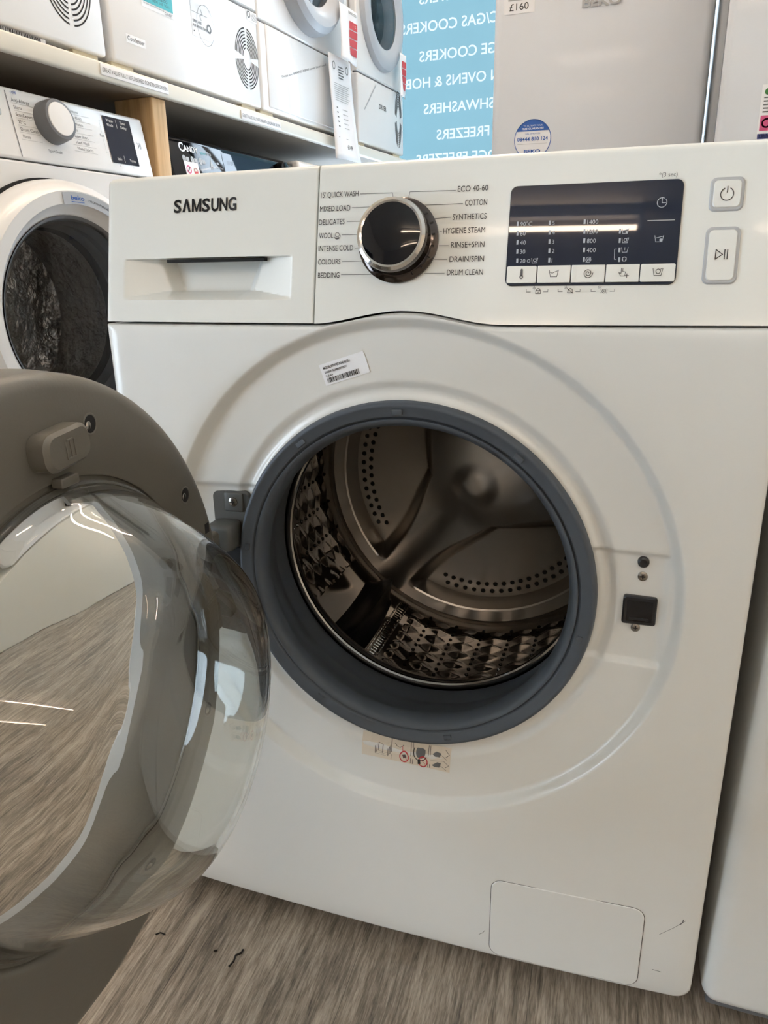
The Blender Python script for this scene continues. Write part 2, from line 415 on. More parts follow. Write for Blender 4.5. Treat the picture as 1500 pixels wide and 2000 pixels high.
# front panel with dished recess (polar sheet)
RD, RG = .250, .1765
def pocket(x, z):
    # flat pockets at the lock (right) and hinge (left)
    p = 0
    if x > 0: p = smooth(.150, .164, x)*smooth(.2375, .229, x)*smooth(.4245, .4285, z)*smooth(.5335, .5285, z)
    else: p = smooth(.150, .160, -x)*smooth(.236, .229, -x)*smooth(.395, .40, z)*smooth(.5675, .561, z)
    return p
def dish_y(r, t):
    x = CX+r*math.cos(t); z = CZ+r*math.sin(t)
    base = Fy(x, min(z, ZS))
    y = base + .012*smooth(RD, RD-.011, r) + .0035*smooth(RD-.011, .195, r)
    y += .0045*smooth(.196, .186, r) - .0025*smooth(.1845, .178, r)
    # shallow step on the lower right and lower left of the dish
    y += .0045*pocket(x, z)
    return y
def edge_r(t):
    c, s = math.cos(t), math.sin(t); rc = .016; best = 9
    zb = .0565
    # walk out to the outline (rounded lower corners, humped top)
    lo, hi = .2, .6
    def inside(r):
        x, z = CX+r*c, CZ+r*s
        if abs(x) > X0 or z < zb or z > ztop(x): return False
        ax = abs(x)
        if ax > X0-rc and z < zb+rc and math.hypot(ax-(X0-rc), z-(zb+rc)) > rc: return False
        return True
    for _ in range(40):
        m_ = (lo+hi)/2
        if inside(m_): lo = m_
        else: hi = m_
    return lo
NT = 640
angs = [2*PI*k/NT for k in range(NT)]
for cx_, cz_ in ((-X0, ztop(-X0)), (X0, ztop(X0))): angs.append(math.atan2(cz_-CZ, cx_-CX) % (2*PI))
angs = sorted(angs); NT = len(angs)
rad_in = [RG+(RD-RG)*i/46 for i in range(47)]
P = []; ncol = None
for t in angs:
    R = edge_r(t); colp = []
    for r in rad_in: colp.append((CX+r*math.cos(t), dish_y(r, t), CZ+r*math.sin(t)))
    for i in range(1, 9):
        r = RD+(R-.0035-RD)*i/8 if R-.0035 > RD else RD+(R-RD)*i/8*.5
        x, z = CX+r*math.cos(t), CZ+r*math.sin(t); colp.append((x, Fy(x, min(z, ZS)), z))
    for rr_, dy in ((R-.0012, .0008), (R, .0035), (R, .032)):
        x, z = CX+rr_*math.cos(t), CZ+rr_*math.sin(t); colp.append((x, Fy(x, min(z, ZS))+dy, z))
    P += colp; ncol = len(colp)
Fc = []
for k in range(NT):
    k2 = (k+1) % NT
    for i in range(ncol-1): Fc.append((k*ncol+i, k*ncol+i+1, k2*ncol+i+1, k2*ncol+i))
fp = MB(); fp.add(P, Fc, 'enamel')
front = fp.build('front_panel', wm, sharp=50)

# small dirt marks and scratches on the front panel
dm = Print(onF(.0004))
for a, b, c_, d, wd in ((.262, .135, .284, .158, .0004), (.2795, .152, .282, .159, .0008), (.260, .088, .268, .087, .0006), (.083, .083, .089, .090, .0005)):
    dm.line([(a, b), ((a+c_)/2+.001, (b+d)/2), (c_, d)], wd, 'grey_ink')
dm.build('scuff_marks', front)

# filter flap
fl = MB(); fg = Print(onF(.0003))
fg.rrect(.0939, .2471, .0604, .1622, .012, 'gap'); fg.build('flap_gap', front)
def rr_outline(u0, u1, v0, v1, r, n=8):
    pts = []
    for cx, cy, a in ((u1-r, v1-r, 0), (u0+r, v1-r, 90), (u0+r, v0+r, 180), (u1-r, v0+r, 270)):
        for k in range(n+1):
            t = math.radians(a+90*k/n); pts.append((cx+r*math.cos(t), cy+r*math.sin(t)))
    return pts
def slab(mb, outline, fn, h0, h1, m, inset=.0006, m_side=None):
    # raised plate: side wall from h0 to h1, small chamfer, flat cap
    n = len(outline); cx = sum(p[0] for p in outline)/n; cy = sum(p[1] for p in outline)/n
    def ins(p, d):
        L = math.hypot(p[0]-cx, p[1]-cy); k = (L-d*1.3)/L; return (cx+(p[0]-cx)*k, cy+(p[1]-cy)*k)
    V = [fn(h0)(*p) for p in outline]+[fn(h1-inset)(*p) for p in outline]+[fn(h1)(*ins(p, inset)) for p in outline]
    Fq = []
    for lv in (0, 1):
        for i in range(n): j = (i+1) % n; Fq.append((lv*n+i, lv*n+j, (lv+1)*n+j, (lv+1)*n+i))
    mb.add(V, Fq, m_side or m)
    mb.add([fn(h1)(*ins(p, inset)) for p in outline], [tuple(range(n))], m, False)
slab(fl, rr_outline(.0945, .2465, .0610, .1617, .0115), onF, 0, .0011, 'enamel'); fl.build('filter_flap', wm)

# detergent drawer front
DX0, DX1, DZ0, DZ1 = -.2985, -.0789, .7245, .8535
def drawer_depth(x, z):
    zt, zb = .7797, .7440
    if z > zt or z < zb: return 0
    v = (zt-z)/(zt-zb)                       # 0 at the top lip, 1 at the bottom ledge
    u = (x+.189)/.0885
    if abs(u) >= 1: return 0
    # a shallow outer tray whose sides slope in, then a curved scoop
    au = abs(u)
    # flat triangular cheeks run in to a deep middle; the ledge at the bottom slopes up to it
    cheek = .0150*max(0., min(1., (1-au)/.48))
    deep = .0100*max(0., min(1., (.62-.16*v-au)/.10))
    led = max(0., min(1., (1-v)/(.05+.16*min(1., (1-au)/.48))))
    return (cheek+deep)*led
def drawer_pt(u, v):
    x = DX0+(DX1-DX0)*u; z = DZ0+(DZ1-DZ0)*v
    return x, z
def panel_sheet(mb, xs, zs, m, depth, rl=0, rr=0, rt=.006, rtl=.010, zlow=None, back=.03):
    nx, nz = len(xs), len(zs); V = []
    x0, x1, z1 = xs[0], xs[-1], zs[-1]
    for j, z in enumerate(zs):
        for i, x in enumerate(xs):
            zz = z
            if zlow: zz = zlow(x)+(z-zs[0])*(z1-zlow(x))/(z1-zs[0])
            dy = depth(x, zz) if depth else 0
            xx = x
            # rounding of the outer edges
            dt = z1-zz
            ex = 0
            if dt < rt: ex = max(ex, rt-math.sqrt(max(0, rt*rt-(rt-dt)**2)))
            if rl and x-x0 < rl: ex = max(ex, rl-math.sqrt(max(0, rl*rl-(rl-(x-x0))**2)))
            if rr and x1-x < rr: ex = max(ex, rr-math.sqrt(max(0, rr*rr-(rr-(x1-x))**2)))
            if rl and rtl and x-x0 < rtl and dt < rtl:     # rounded corner in elevation
                px, pz = rtl-(x-x0), rtl-dt; d = math.hypot(px, pz)
                if d > rtl: xx = x0+rtl-px/d*rtl; zz = z1-rtl+pz/d*rtl
            y = Fy(xx, zz)+dy+ex
            V.append((xx, y, zz))
    Fq = [(j*nx+i, j*nx+i+1, (j+1)*nx+i+1, (j+1)*nx+i) for j in range(nz-1) for i in range(nx-1)]
    mb.add(V, Fq, m)
    # returns to the back
    ring = [i for i in range(nx)]+[j*nx+nx-1 for j in range(1, nz)]+[(nz-1)*nx+i for i in range(nx-2, -1, -1)]+[j*nx for j in range(nz-2, 0, -1)]
    rv = [V[i] for i in ring]; n = len(rv)
    bk = [(p[0], p[1]+back, p[2]) for p in rv]
    mb.add(rv+bk, [(i, (i+1) % n, n+(i+1) % n, n+i) for i in range(n)], m, True)
def ramp(a, b, n, extra=()):
    return sorted(set([a+(b-a)*i/n for i in range(n+1)]+list(extra)))
dr = MB()
lo_edge = .0008
xs = ramp(DX0, DX1, 150, [DX0+.0004, DX0+.001, DX0+.002, DX1-.0004, DX1-.001])
zs = ramp(DZ0, DZ1, 96, [DZ1-.0003, DZ1-.001, DZ1-.002, DZ1-.0035, .7797, .77969, .7440])
panel_sheet(dr, xs, zs, 'white_plastic', drawer_depth, rl=.004, rr=.0012, rt=.005)
drawer = dr.build('detergent_drawer', wm, sharp=28)
sl = Print(onF(.0002))
slot = MB(); slot.add([(-.2301, Fy(-.2301, .7797)+.001, .7797), (-.130, Fy(-.13, .7797)+.001, .7795), (-.130, Fy(-.13, .777)+.0185, .7768), (-.2301, Fy(-.23, .777)+.0185, .7768)], [(0, 1, 2, 3)], 'gap')
slot.box((-.2301, Fy(-.2, .778)+.002, .7768), (-.1300, Fy(-.2, .778)+.018, .7797), 'gap')
slot.build('handle_slot', drawer)
lg = Print(onF(.0006)); lx = -.2227
for ch, wd in (('S', .0082), ('^', .0092), ('M', .0102), ('S', .0082), ('U', .0080), ('N', .0082), ('G', .0084)):
    if ch == '^':
        for q in ([(0, 0), (.0026, 0), (.0054, .0112), (.0034, .0112)], [(.0034, .0112), (.0054, .0112), (.0092, 0), (.0066, 0)]): lg.poly([(lx+a_-.0002, .8203+b_) for a_, b_ in q], 'ink')
    elif ch == 'M':
        for q in ([(0, 0), (.0022, 0), (.0022, .0112), (0, .0112)], [(.0080, 0), (.0102, 0), (.0102, .0112), (.0080, .0112)], [(.0022, .0112), (.0022, .0066), (.0043, 0), (.0051, 0), (.0051, .0030)], [(.0080, .0112), (.0080, .0066), (.0059, 0), (.0051, 0), (.0051, .0030)]): lg.poly([(lx+a_, .8203+b_) for a_, b_ in q], 'ink')
    else: lg.text(ch, lx, .8203, 'ink', width=wd, height=.0112, bold=.026)
    lx += wd+.0007 if ch != 'S' else wd+.0012; lg.build('logo_lettering', drawer)

# control panel
cp = MB(); CX0, CX1 = -.0773, .2985
xs = ramp(CX0, CX1, 120, [CX0+.0004, CX0+.001, CX1-.0004, CX1-.001, CX1-.002])
zs = ramp(.7245, DZ1, 60, [DZ1-.0003, DZ1-.001, DZ1-.002, DZ1-.0035])
panel_sheet(cp, xs, zs, 'white_plastic', None, rl=.0, rr=.004, rt=.005, zlow=lambda x: ztop(x)+.0018)
panel = cp.build('control_panel', wm)
# programme names and leader lines
pr = Print(onF(.0005))
for t, a, z, b in (("15' QUICK WASH", -.076, .8267, -.0414), ('MIXED LOAD', -.0765, .8156, -.0482), ('DELICATES', -.0769, .8049, -.0528), ('WOOL', -.0764, .794, -.0626),
                   ('INTENSE COLD', -.0764, .7836, -.0439), ('COLOURS', -.0764, .7727, -.055), ('BEDDING', -.0759, .7618, -.0554), ('ECO 40-60', .0437, .8264, .0683),
                   ('COTTON', .0503, .8156, .0682), ('SYNTHETICS', .0408, .8051, .0685), ('HYGIENE STEAM', .0338, .7947, .068), ('RINSE+SPIN', .0409, .7838, .0682),
                   ('DRAIN/SPIN', .0403, .7728, .0686), ('DRUM CLEAN', .0388, .7625, .0684)):
    pr.text(t, a+.0006 if a < 0 else a, z, 'ink', u1=b, v1=z, height=.0046)
for l in ([(-.0397, .8284), (-.0113, .828), (-.0101, .8227)], [(-.0466, .8177), (-.0278, .8178)], [(-.0506, .8069), (-.0359, .8068)], [(-.0548, .7963), (-.039, .7963)], [(-.0421, .7853), (-.0375, .7856)],
          [(-.0533, .7748), (-.0342, .7749)], [(-.0537, .7641), (-.0258, .7641)], [(.0027, .8226), (.0037, .8281), (.0419, .8276)], [(.0156, .8174), (.0485, .8173)], [(.0262, .8067), (.039, .8071)],
          [(.0307, .7963), (.0324, .7963)], [(.031, .7856), (.0387, .7855)], [(.0277, .775), (.0381, .7748)], [(.0197, .7643), (.0366, .7641)]):
    pr.line(l, .0004, 'grey_ink')
pr.arc(-.0590, .7965, .0018, .0004, 'ink'); pr.arc(-.0590, .7958, .0028, .0004, 'ink', 170, 370); pr.line([(-.0605, .7945), (-.0600, .7935), (-.0580, .7935), (-.0575, .7945)], .0004, 'ink')
pr.text('*(3 sec)', .1965, .8304, 'grey_ink', u1=.2095, v1=.8305)
for a, b, ic in ((.1041, .1209, 'lock'), (.1288, .1456, 'bell'), (.1538, .1713, 'alarm')):
    pr.line([(a, .7508), (a, .7491), (a+.0033, .7491)], .0004, 'grey_ink'); pr.line([(b, .7508), (b, .7491), (b-.0033, .7491)], .0004, 'grey_ink')
    c_ = (a+b)/2+.0006; pr.text('*', c_-.0042, .7490, 'grey_ink', height=.0045)
    if ic == 'lock':
        pr.line([(c_-.0016, .7478), (c_+.0022, .7478), (c_+.0022, .7501), (c_-.0016, .7501), (c_-.0016, .7478)], .0004, 'ink'); pr.arc(c_+.0003, .7503, .0014, .0004, 'ink', 0, 180); pr.line([(c_-.0004, .7488), (c_+.0002, .7484), (c_+.0012, .7494)], .0003, 'ink')
    elif ic == 'bell':
        pr.arc(c_+.0003, .7498, .0016, .0004, 'ink', 0, 180); pr.line([(c_-.0013, .7498), (c_-.0018, .7483), (c_+.0024, .7483), (c_+.0019, .7498)], .0004, 'ink'); pr.line([(c_-.002, .7513), (c_+.0026, .7478)], .0004, 'ink')
    else:
        pr.arc(c_+.0003, .7493, .0014, .0004, 'ink'); pr.disc(c_+.0003, .7493, .0005, 'ink')
        for sx in (-1, 1):
            for sz in (-1, 1): pr.line([(c_+.0003+sx*.0019, .7493+sz*.0016), (c_+.0003+sx*.0024, .7493+sz*.0009)], .0003, 'ink')
pr.build('printed_legend', panel)

# display glass with five keys
ds = MB()
slab(ds, rr_outline(.0868, .2148, .7536, .8284, .0052), onF, -.001, .0012, 'screen', m_side='black', inset=.0004)
disp = ds.build('display', wm, sharp=40)
dp = Print(onF(.0016))
for i, (z, tl, lv, sp) in enumerate(((.8000, '90\u00b0C', '5', '1400'), (.7930, '60', '4', '1200'), (.7862, '40', '3', '800'), (.7794, '30', '2', '400'), (.7724, '20', '1', None))):
    for x in (.0937, .1186, .1449): dp.rect(x-.0006+i*.0004, x+.0009+i*.0004, z-.0016, z+.0018, 'pale_ink')
    dp.text(tl, .0960+i*.0004, z-.0017, 'pale_ink', height=.0033); dp.text(lv, .1207+i*.0004, z-.0017, 'pale_ink', height=.0033)
    if sp: dp.text(sp, .1471+i*.0004, z-.0017, 'pale_ink', height=.0033)
    if i: dp.rect(.1706+i*.0004, .1720+i*.0004, z-.0022, z+.0012, 'pale_ink')
def tub(p, u, v, k, m, extra=None):
    p.line([(u-.0024*k, v+.0018*k), (u-.0017*k, v-.0016*k), (u+.0017*k, v-.0016*k), (u+.0024*k, v+.0018*k)], .00042, m)
    if extra == 'wave': p.line([(u-.002*k, v+.0008*k), (u-.0008*k, v+.0002*k), (u+.0004*k, v+.0008*k), (u+.002*k, v+.0014*k)], .0004, m)
    if extra == 'bar': p.line([(u, v+.0018*k), (u, v)], .0004, m)
    if extra == 'leaf': p.disc(u+.001*k, v-.0006*k, .0008*k, m); p.line([(u-.0015*k, v+.0006*k), (u+.0022*k, v+.0014*k)], .0004, m)
    if extra == 'blob': p.arc(u+.0002*k, v+.0004*k, .0011*k, .0005, m); p.line([(u+.0008*k, v+.001*k), (u+.002*k, v+.002*k)], .0004, m)
tub(dp, .1756, .7923, 1, 'pale_ink', 'leaf'); tub(dp, .1760, .7856, 1, 'pale_ink', 'blob'); tub(dp, .1763, .7788, 1, 'pale_ink', 'bar')
dp.arc(.1765, .7722, .0015, .0005, 'pale_ink', -40, 220); dp.line([(.1751, .7732), (.1757, .7708), (.1773, .7708), (.1779, .7732)], .0005, 'pale_ink')
dp.line([(.1702, .7796), (.1688, .7796), (.1692, .7722), (.1706, .7722)], .0004, 'pale_ink')
dp.arc(.1500, .7722, .0019, .0004, 'pale_ink'); dp.arc(.1500, .7722, .0009, .0004, 'pale_ink'); dp.line([(.1483, .7705), (.1517, .7740)], .0004, 'pale_ink')
dp.arc(.1044, .7722, .0011, .0004, 'pale_ink'); tub(dp, .1090, .7722, 1, 'pale_ink', 'blob')
dp.arc(.2002, .8120, .0034, .0005, 'pale_ink', 60, 400); dp.line([(.2002, .8150), (.2002, .8118), (.2028, .8118)], .0005, 'pale_ink')
dp.line([(.1912, .7994), (.2101, .7994)], .0006, 'light_grey'); tub(dp, .2003, .7862, 1.3, 'pale_ink', 'leaf')
dp.build('display_symbols', disp)
KX_ = [.0876, .1116, .1376, .1634, .1886, .2142]
for i in range(5):
    k = MB(); a, b = KX_[i]+.0004, KX_[i+1]-.0004
    ol = rr_outline(a, b, .7556, .7684, .0004, 2)
    if i == 0: ol = [p for p in rr_outline(a, b, .7556, .7684, .0004, 2) if not (p[0] < a+.001 and p[1] < .757)]+[]
    slab(k, rr_outline(a, b, .7556, .7684, .0012 if i in (0, 4) else .0004, 3), onF, .001, .0022, 'white_plastic', inset=.0003)
    kk = k.build('option_key', wm)
    kp = Print(onF(.0026)); c_ = (a+b)/2; z = .7622
    if i == 0: kp.line([(c_, .7655), (c_, .7610)], .0012, 'grey_ink'); kp.arc(c_, .7600, .0012, .0005, 'ink'); kp.line([(c_-.0009, .7655), (c_-.0009, .7610)], .0003, 'ink'); kp.line([(c_+.0009, .7655), (c_+.0009, .7610)], .0003, 'ink')
    if i == 1: tub(kp, c_, z, 1.45, 'ink', 'wave')
    if i == 2:
        sp = [(c_+(.0006+.0031*q/30)*math.cos(q*.42), z+(.0006+.0031*q/30)*math.sin(q*.42)) for q in range(31)]; kp.line(sp, .00045, 'ink')
    if i == 3:
        kp.line([(c_-.001, .7655), (c_-.001, .7618), (c_-.0026, .7622), (c_-.0012, .7598), (c_+.0018, .7598), (c_+.0022, .7626), (c_+.0002, .7630), (c_+.0002, .7655)], .0004, 'ink'); kp.line([(c_+.002, .7600), (c_+.0046, .7600)], .0005, 'ink'); kp.line([(c_+.0033, .7587), (c_+.0033, .7613)], .0005, 'ink')
    if i == 4: tub(kp, c_, z, 1.45, 'ink', 'blob')
    kp.build('key_symbol', kk)

# power and start keys
def ring_key(u0, u1, v0, v1, r):
    k = MB()
    slab(k, rr_outline(u0, u1, v0, v1, r), onF, -.0005, .0012, 'light_grey', inset=.0008)
    slab(k, rr_outline(u0+.0024, u1-.0024, v0+.0024, v1-.0024, r-.0014), onF, .001, .0020, 'white_plastic', inset=.0005)
    return k
pk = ring_key(.2330, .2566, .8046, .8282, .0042).build('power_key', wm)
kp = Print(onF(.0024)); kp.arc(.2447, .8160, .0044, .0006, 'ink', 115, 425); kp.line([(.2447, .8212), (.2447, .8172)], .0006, 'ink'); kp.build('key_symbol', pk)
sk = ring_key(.2329, .2570, .7535, .7938, .0046).build('start_key', wm)
kp = Print(onF(.0024)); kp.line([(.2408, .7775), (.2408, .7708), (.2455, .7741), (.2408, .7775)], .0006, 'ink')
for x in (.2469, .2488): kp.line([(x, .7772), (x, .7709)], .0007, 'ink')
kp.build('key_symbol', sk)

# programme dial
kc = Vector((-.004, Fy(-.004, .7902), .7902)); kn = Fn(-.004, .7902)
KM = Matrix.Translation(kc) @ (-kn).to_track_quat('Y', 'Z').to_matrix().to_4x4()     # local -y points outwards
kb = MB(); kb.lathe([(.0, -.0005), (.0345, -.0005), (.0345, -.003), (.0325, -.0048), (.0290, -.0058), (.0285, -.012), (.0295, -.0195), (.0288, -.0225)], 'dark_chrome', 80, M=KM)
kb.lathe([(.0288, -.0225), (.0262, -.0238), (.0246, -.0235)], 'chrome', 80, M=KM)
knob = kb.build('programme_dial', wm)
kf = MB(); kf.lathe([(.0246, -.0235), (.020, -.0243), (.012, -.0249), (.0, -.0251)], 'gloss_black', 80, M=KM); kf.build('dial_face', knob)
tk = MB()
for k in range(7):
    a = math.radians(-62+k*17); c, s_ = math.cos(a), math.sin(a)
    tk.box((.0298, -.0062, -.0005), (.0325, -.0048, .0005), 'ink', M=KM @ Matrix.Rotation(-a, 4, 'Y'))
tk.build('dial_ticks', knob)

# rubber gasket
ga = MB()
ga.lathe([(.1772, .010), (.1762, .004), (.1745, .0012), (.1722, .0012), (.1705, .0025), (.1640, .0035), (.1628, .0042), (.1620, .0075), (.1612, .0078), (.1606, .0045), (.1585, .0045), (.1550, .0085),
          (.1528, .014), (.1518, .020), (.1522, .0245), (.1545, .0275), (.1590, .030), (.1620, .036), (.1635, .046), (.1645, .060), (.1672, .064), (.1680, .070), (.1682, .092), (.1705, .098)], 'rubber', 128, (CX, 0, CZ))
gk = ga.build('door_gasket', wm, sharp=60)
for deg, wd in ((92, .010), (127, .010), (52, .009), (-12, .009), (236, .008), (285, .008), (172, .007)):
    a = math.radians(deg); Mx = Matrix.Translation((CX, 0, CZ)) @ Matrix.Rotation(-a, 4, 'Y')
    MB().box((.1650, .0012, -wd/2), (.1700, .004, wd/2), 'rubber', .0006, M=Mx).build('gasket_tab', gk)

# drum
dru = MB()
ringp = [(.1655+.0042*math.cos(q), .1015+.0042*math.sin(q)) for q in [2*PI*i/12 for i in range(12)]]
dru.lathe(ringp, 'steel', 128, (CX, 0, CZ), closed=True)
dru.lathe([(.1695, .1035), (.171, .110), (.171, .122)], 'black', 128, (CX, 0, CZ))
dru.lathe([(.171, .122), (.174, .130), (.20, .134), (.232, .136), (.238, .142)], 'steel', 128, (CX, 0, CZ))
RDR, Y0D, Y1D = .238, .142, .402
LIFT = [math.radians(q) for q in (-129, -9, 111)]
def lift_d(a):
    return min(abs((a-l+PI) % (2*PI)-PI) for l in LIFT)
# cylinder with embossed diamonds
NA, NY = 660, 78
def cyl(u, v):
    a = 2*PI*u; y = Y0D+(Y1D-Y0D)*v; h = 0
    if lift_d(a) > .26 and .1 < v < .9:
        s1 = a*RDR/.042; s2 = y/.026
        p, q = s1-math.floor(s1)-.5, s2-math.floor(s2)-.5
        h = .0042*max(0, 1-abs(p)*2.15-abs(q)*1.7)
    r = RDR-h
    return (CX+r*math.cos(a), y, CZ+r*math.sin(a))
Pq = [cyl(i/NA, j/NY) for j in range(NY+1) for i in range(NA)]
Fq = [(j*NA+i, j*NA+(i+1) % NA, (j+1)*NA+(i+1) % NA, (j+1)*NA+i) for j in range(NY) for i in range(NA)]
dru.add(Pq, Fq, 'steel', True)
# back wall
def back_y(r, a):
    y = .402 - .004*smooth(.238, .230, r) - .034*smooth(.21, 0.0, r)
    y -= .016*smooth(.229, .222, r)
    # three raised arms, sunk pockets between them
    da = min((abs((a-l+PI) % (2*PI)-PI), l) for l in LIFT)[0]
    dperp = r*math.sin(min(da, PI/2)) if da < PI/2 else r
    wd = .022+.055*math.exp(-((r/.080)**2))
    pk_ = smooth(wd, wd+.024, dperp)*smooth(.204, .192, r)
    y += .028*pk_
    y -= .004*smooth(.036, .010, r)
    return y
NRR, NAA = 100, 540
Pq = [(CX+RDR*(1-j/NRR)*math.cos(2*PI*i/NAA), back_y(RDR*(1-j/NRR), 2*PI*i/NAA), CZ+RDR*(1-j/NRR)*math.sin(2*PI*i/NAA)) for j in range(NRR) for i in range(NAA)]
Pq.append((CX, back_y(0, 0), CZ))
Fq = [(j*NAA+i, j*NAA+(i+1) % NAA, (j+1)*NAA+(i+1) % NAA, (j+1)*NAA+i) for j in range(NRR-1) for i in range(NAA)]
Fq += [((NRR-1)*NAA+i, (NRR-1)*NAA+(i+1) % NAA, NRR*NAA) for i in range(NAA)]
dru.add(Pq, Fq, 'satin_steel', True)
drum = dru.build('drum', wm, sharp=24)
# perforations: dark holes with a bright lip
ho = MB()
def hole_back(r, a, rad=.0034):
    x, z = CX+r*math.cos(a), CZ+r*math.sin(a); y = back_y(r, a)
    e = .002
    gx = (back_y(math.hypot(x+e-CX, z-CZ), math.atan2(z-CZ, x+e-CX))-y)/e; gz = (back_y(math.hypot(x-CX, z+e-CZ), math.atan2(z+e-CZ, x-CX))-y)/e
    nrm = Vector((gx, -1, gz)).normalized(); Mx = Matrix.Translation(Vector((x, y, z))+nrm*.0004) @ (-nrm).to_track_quat('Y', 'Z').to_matrix().to_4x4()
    ho.lathe([(0, 0), (rad*.8, 0)], 'gap', 12, M=Mx); ho.lathe([(rad*.8, 0), (rad*.95, -.0005), (rad*1.1, .0002)], 'steel', 12, M=Mx)
for l in LIFT:
    for k in range(-9, 10):
        a = l+PI/3+k*.076
        hole_back(.171, a)
        if k < 9: hole_back(.183, a+.04)
for k in range(36):
    a0 = k*.042/RDR*1.0
    a = 2*PI*k/36
    if lift_d(a) < .2: continue
    a = math.floor(a*RDR/.042)*.042/RDR
    for j in range(16):
        y = Y0D+.022+j*.0145
        Mx = Matrix.Translation((CX, y, CZ)) @ Matrix.Rotation(-a, 4, 'Y') @ Matrix.Translation((RDR-.0006, 0, 0)) @ Matrix.Rotation(PI/2, 4, 'Z')
        ho.lathe([(0, 0), (.0019, 0)], 'gap', 8, M=Mx); ho.lathe([(.0019, 0), (.0023, .0006), (.0027, 0)], 'steel', 8, M=Mx)
hh = ho.build('perforations', drum); hh['kind'] = 'stuff'
for l in LIFT:
    lf = MB(); prof = []
    for j in range(25):
        y = Y0D+.006+(Y1D-Y0D-.03)*j/24; t = j/24
        hgt = (.052-.016*t)*smooth(0, .16, t)**.5 if t < .16 else (.052-.016*t)*smooth(1.0, .93, t)
        row_ = []
        for q in range(13):
            s_ = (q-6)/6; wv = .030
            rr_ = RDR+.003-(hgt+.002)*(math.exp(-(s_*1.9)**2)) if True else 0
            an = s_*wv/RDR+.03*math.sin(t*PI)
            row_.append((CX+rr_*math.cos(l+an), y, CZ+rr_*math.sin(l+an)))
        prof.append(row_)
    V = [p for r_ in prof for p in r_]
    lf.add(V, [(j*13+q, j*13+q+1, (j+1)*13+q+1, (j+1)*13+q) for j in range(24) for q in range(12)], 'black')
    lf.build('drum_paddle', drum)
# crimped seam of the drum sheet beside the lower paddle
sm = MB(); a = LIFT[0]+.185
for j in range(34):
    Mx = Matrix.Translation((CX, Y0D+.012+j*.0068, CZ)) @ Matrix.Rotation(-a, 4, 'Y') @ Matrix.Translation((RDR, 0, 0))
    sm.box((-.0035, -.0022, -.0045), (.001, .0022, .0045), 'steel', .0009, 1, M=Mx)
    for q in (-.0075, .0075): sm.box((-.0018, -.0018, q-.0012), (.001, .0018, q+.0012), 'steel', .0006, 1, M=Mx)
sm.build('drum_seam', drum)
# tub behind the drum (dark)
tb = MB(); tb.lathe([(.1705, .098), (.20, .100), (.262, .105), (.262, .43), (0, .43)], 'gap', 64, (CX, 0, CZ)); tb.build('tub', wm)

# labels stuck in the dish
def dish_fn(h):
    def fn(u, v):
        r = math.hypot(u-CX, v-CZ); t = math.atan2(v-CZ, u-CX); return (u, dish_y(r, t)-h, v)
    return fn
def quad_fn(fn, bl, br, tl):
    return lambda a, b: fn(bl[0]+(br[0]-bl[0])*a+(tl[0]-bl[0])*b, bl[1]+(br[1]-bl[1])*a+(tl[1]-bl[1])*b)
ql = ((-.0744, .6678), (-.0314, .6815), (-.0800, .6865))
def lab_fn(h): return quad_fn(dish_fn(h), *ql)
lb = Print(lab_fn(.0006))
for i in range(6): lb.poly([(i/6, 0), ((i+1)/6, 0), ((i+1)/6, .5), (i/6, .5)], 'paper'); lb.poly([(i/6, .5), ((i+1)/6, .5), ((i+1)/6, 1), (i/6, 1)], 'paper')
rl = lb.build('rating_label', wm)
lt = Print(lab_fn(.0011))
lt.text('MODEL:WW90TA046AE/EU', .07, .74, 'ink', width=.60, height=.12, bold=.02); lt.text('S/N:0W7R5ABR901202V', .07, .54, 'ink', width=.50, height=.10, bold=.02); lt.text('9.0 kg', .07, .37, 'ink', width=.16, height=.10, bold=.02)
lt.barcode(.07, .80, .09, .32, 'ink', 44); lt.build('label_print', rl)
qi = ((-.0508, .2763), (.0452, .2732), (-.0500, .3022))
def ins_fn(h): return quad_fn(dish_fn(h), *qi)
ib = Print(ins_fn(.0006))
for i in range(10):
    for j in range(3): ib.poly([(i/10, j/3), ((i+1)/10, j/3), ((i+1)/10, (j+1)/3), (i/10, (j+1)/3)], 'sticker_cream')
il = ib.build('instruction_label', wm)
it = Print(ins_fn(.0011)); W_ = .006
for k in range(3): it.line([(.155+.018*k, .62+.07*k-.1), (.155+.018*k, .24+.07*k-.05), (.325-.012*(2-k), .20+.07*k-.05), (.325-.012*(2-k), .58+.07*k-.1)], W_, 'ink')
it.line([(.19, .66), (.24, .60), (.30, .64)], W_, 'ink'); it.line([(.24, .60), (.24, .26)], W_, 'ink')
for x in (.34, .56, .585, .755, .775): it.line([(x, .04), (x, .96)], W_*.8, 'ink')
it.line([(.36, .80), (.41, .90), (.48, .78), (.46, .66), (.43, .60), (.40, .62), (.36, .80)], W_, 'ink'); it.line([(.46, .66), (.47, .48)], W_, 'red')
it.arc(.488, .28, .22, .05, 'red', ru=.22); it.line([(.46, .36), (.52, .18)], W_, 'red'); it.poly([(.465, .36), (.50, .40), (.515, .28), (.48, .20)], 'grey_ink')
it.arc(.665, .60, .34, .04, 'ink', 20, 340, ru=.22); it.disc(.668, .60, .24, 'grey_ink', ru=.22); it.arc(.70, .24, .22, .05, 'red', ru=.22); it.line([(.67, .34), (.73, .14)], W_, 'red'); it.poly([(.64, .30), (.665, .34), (.675, .12), (.645, .08)], 'ink')
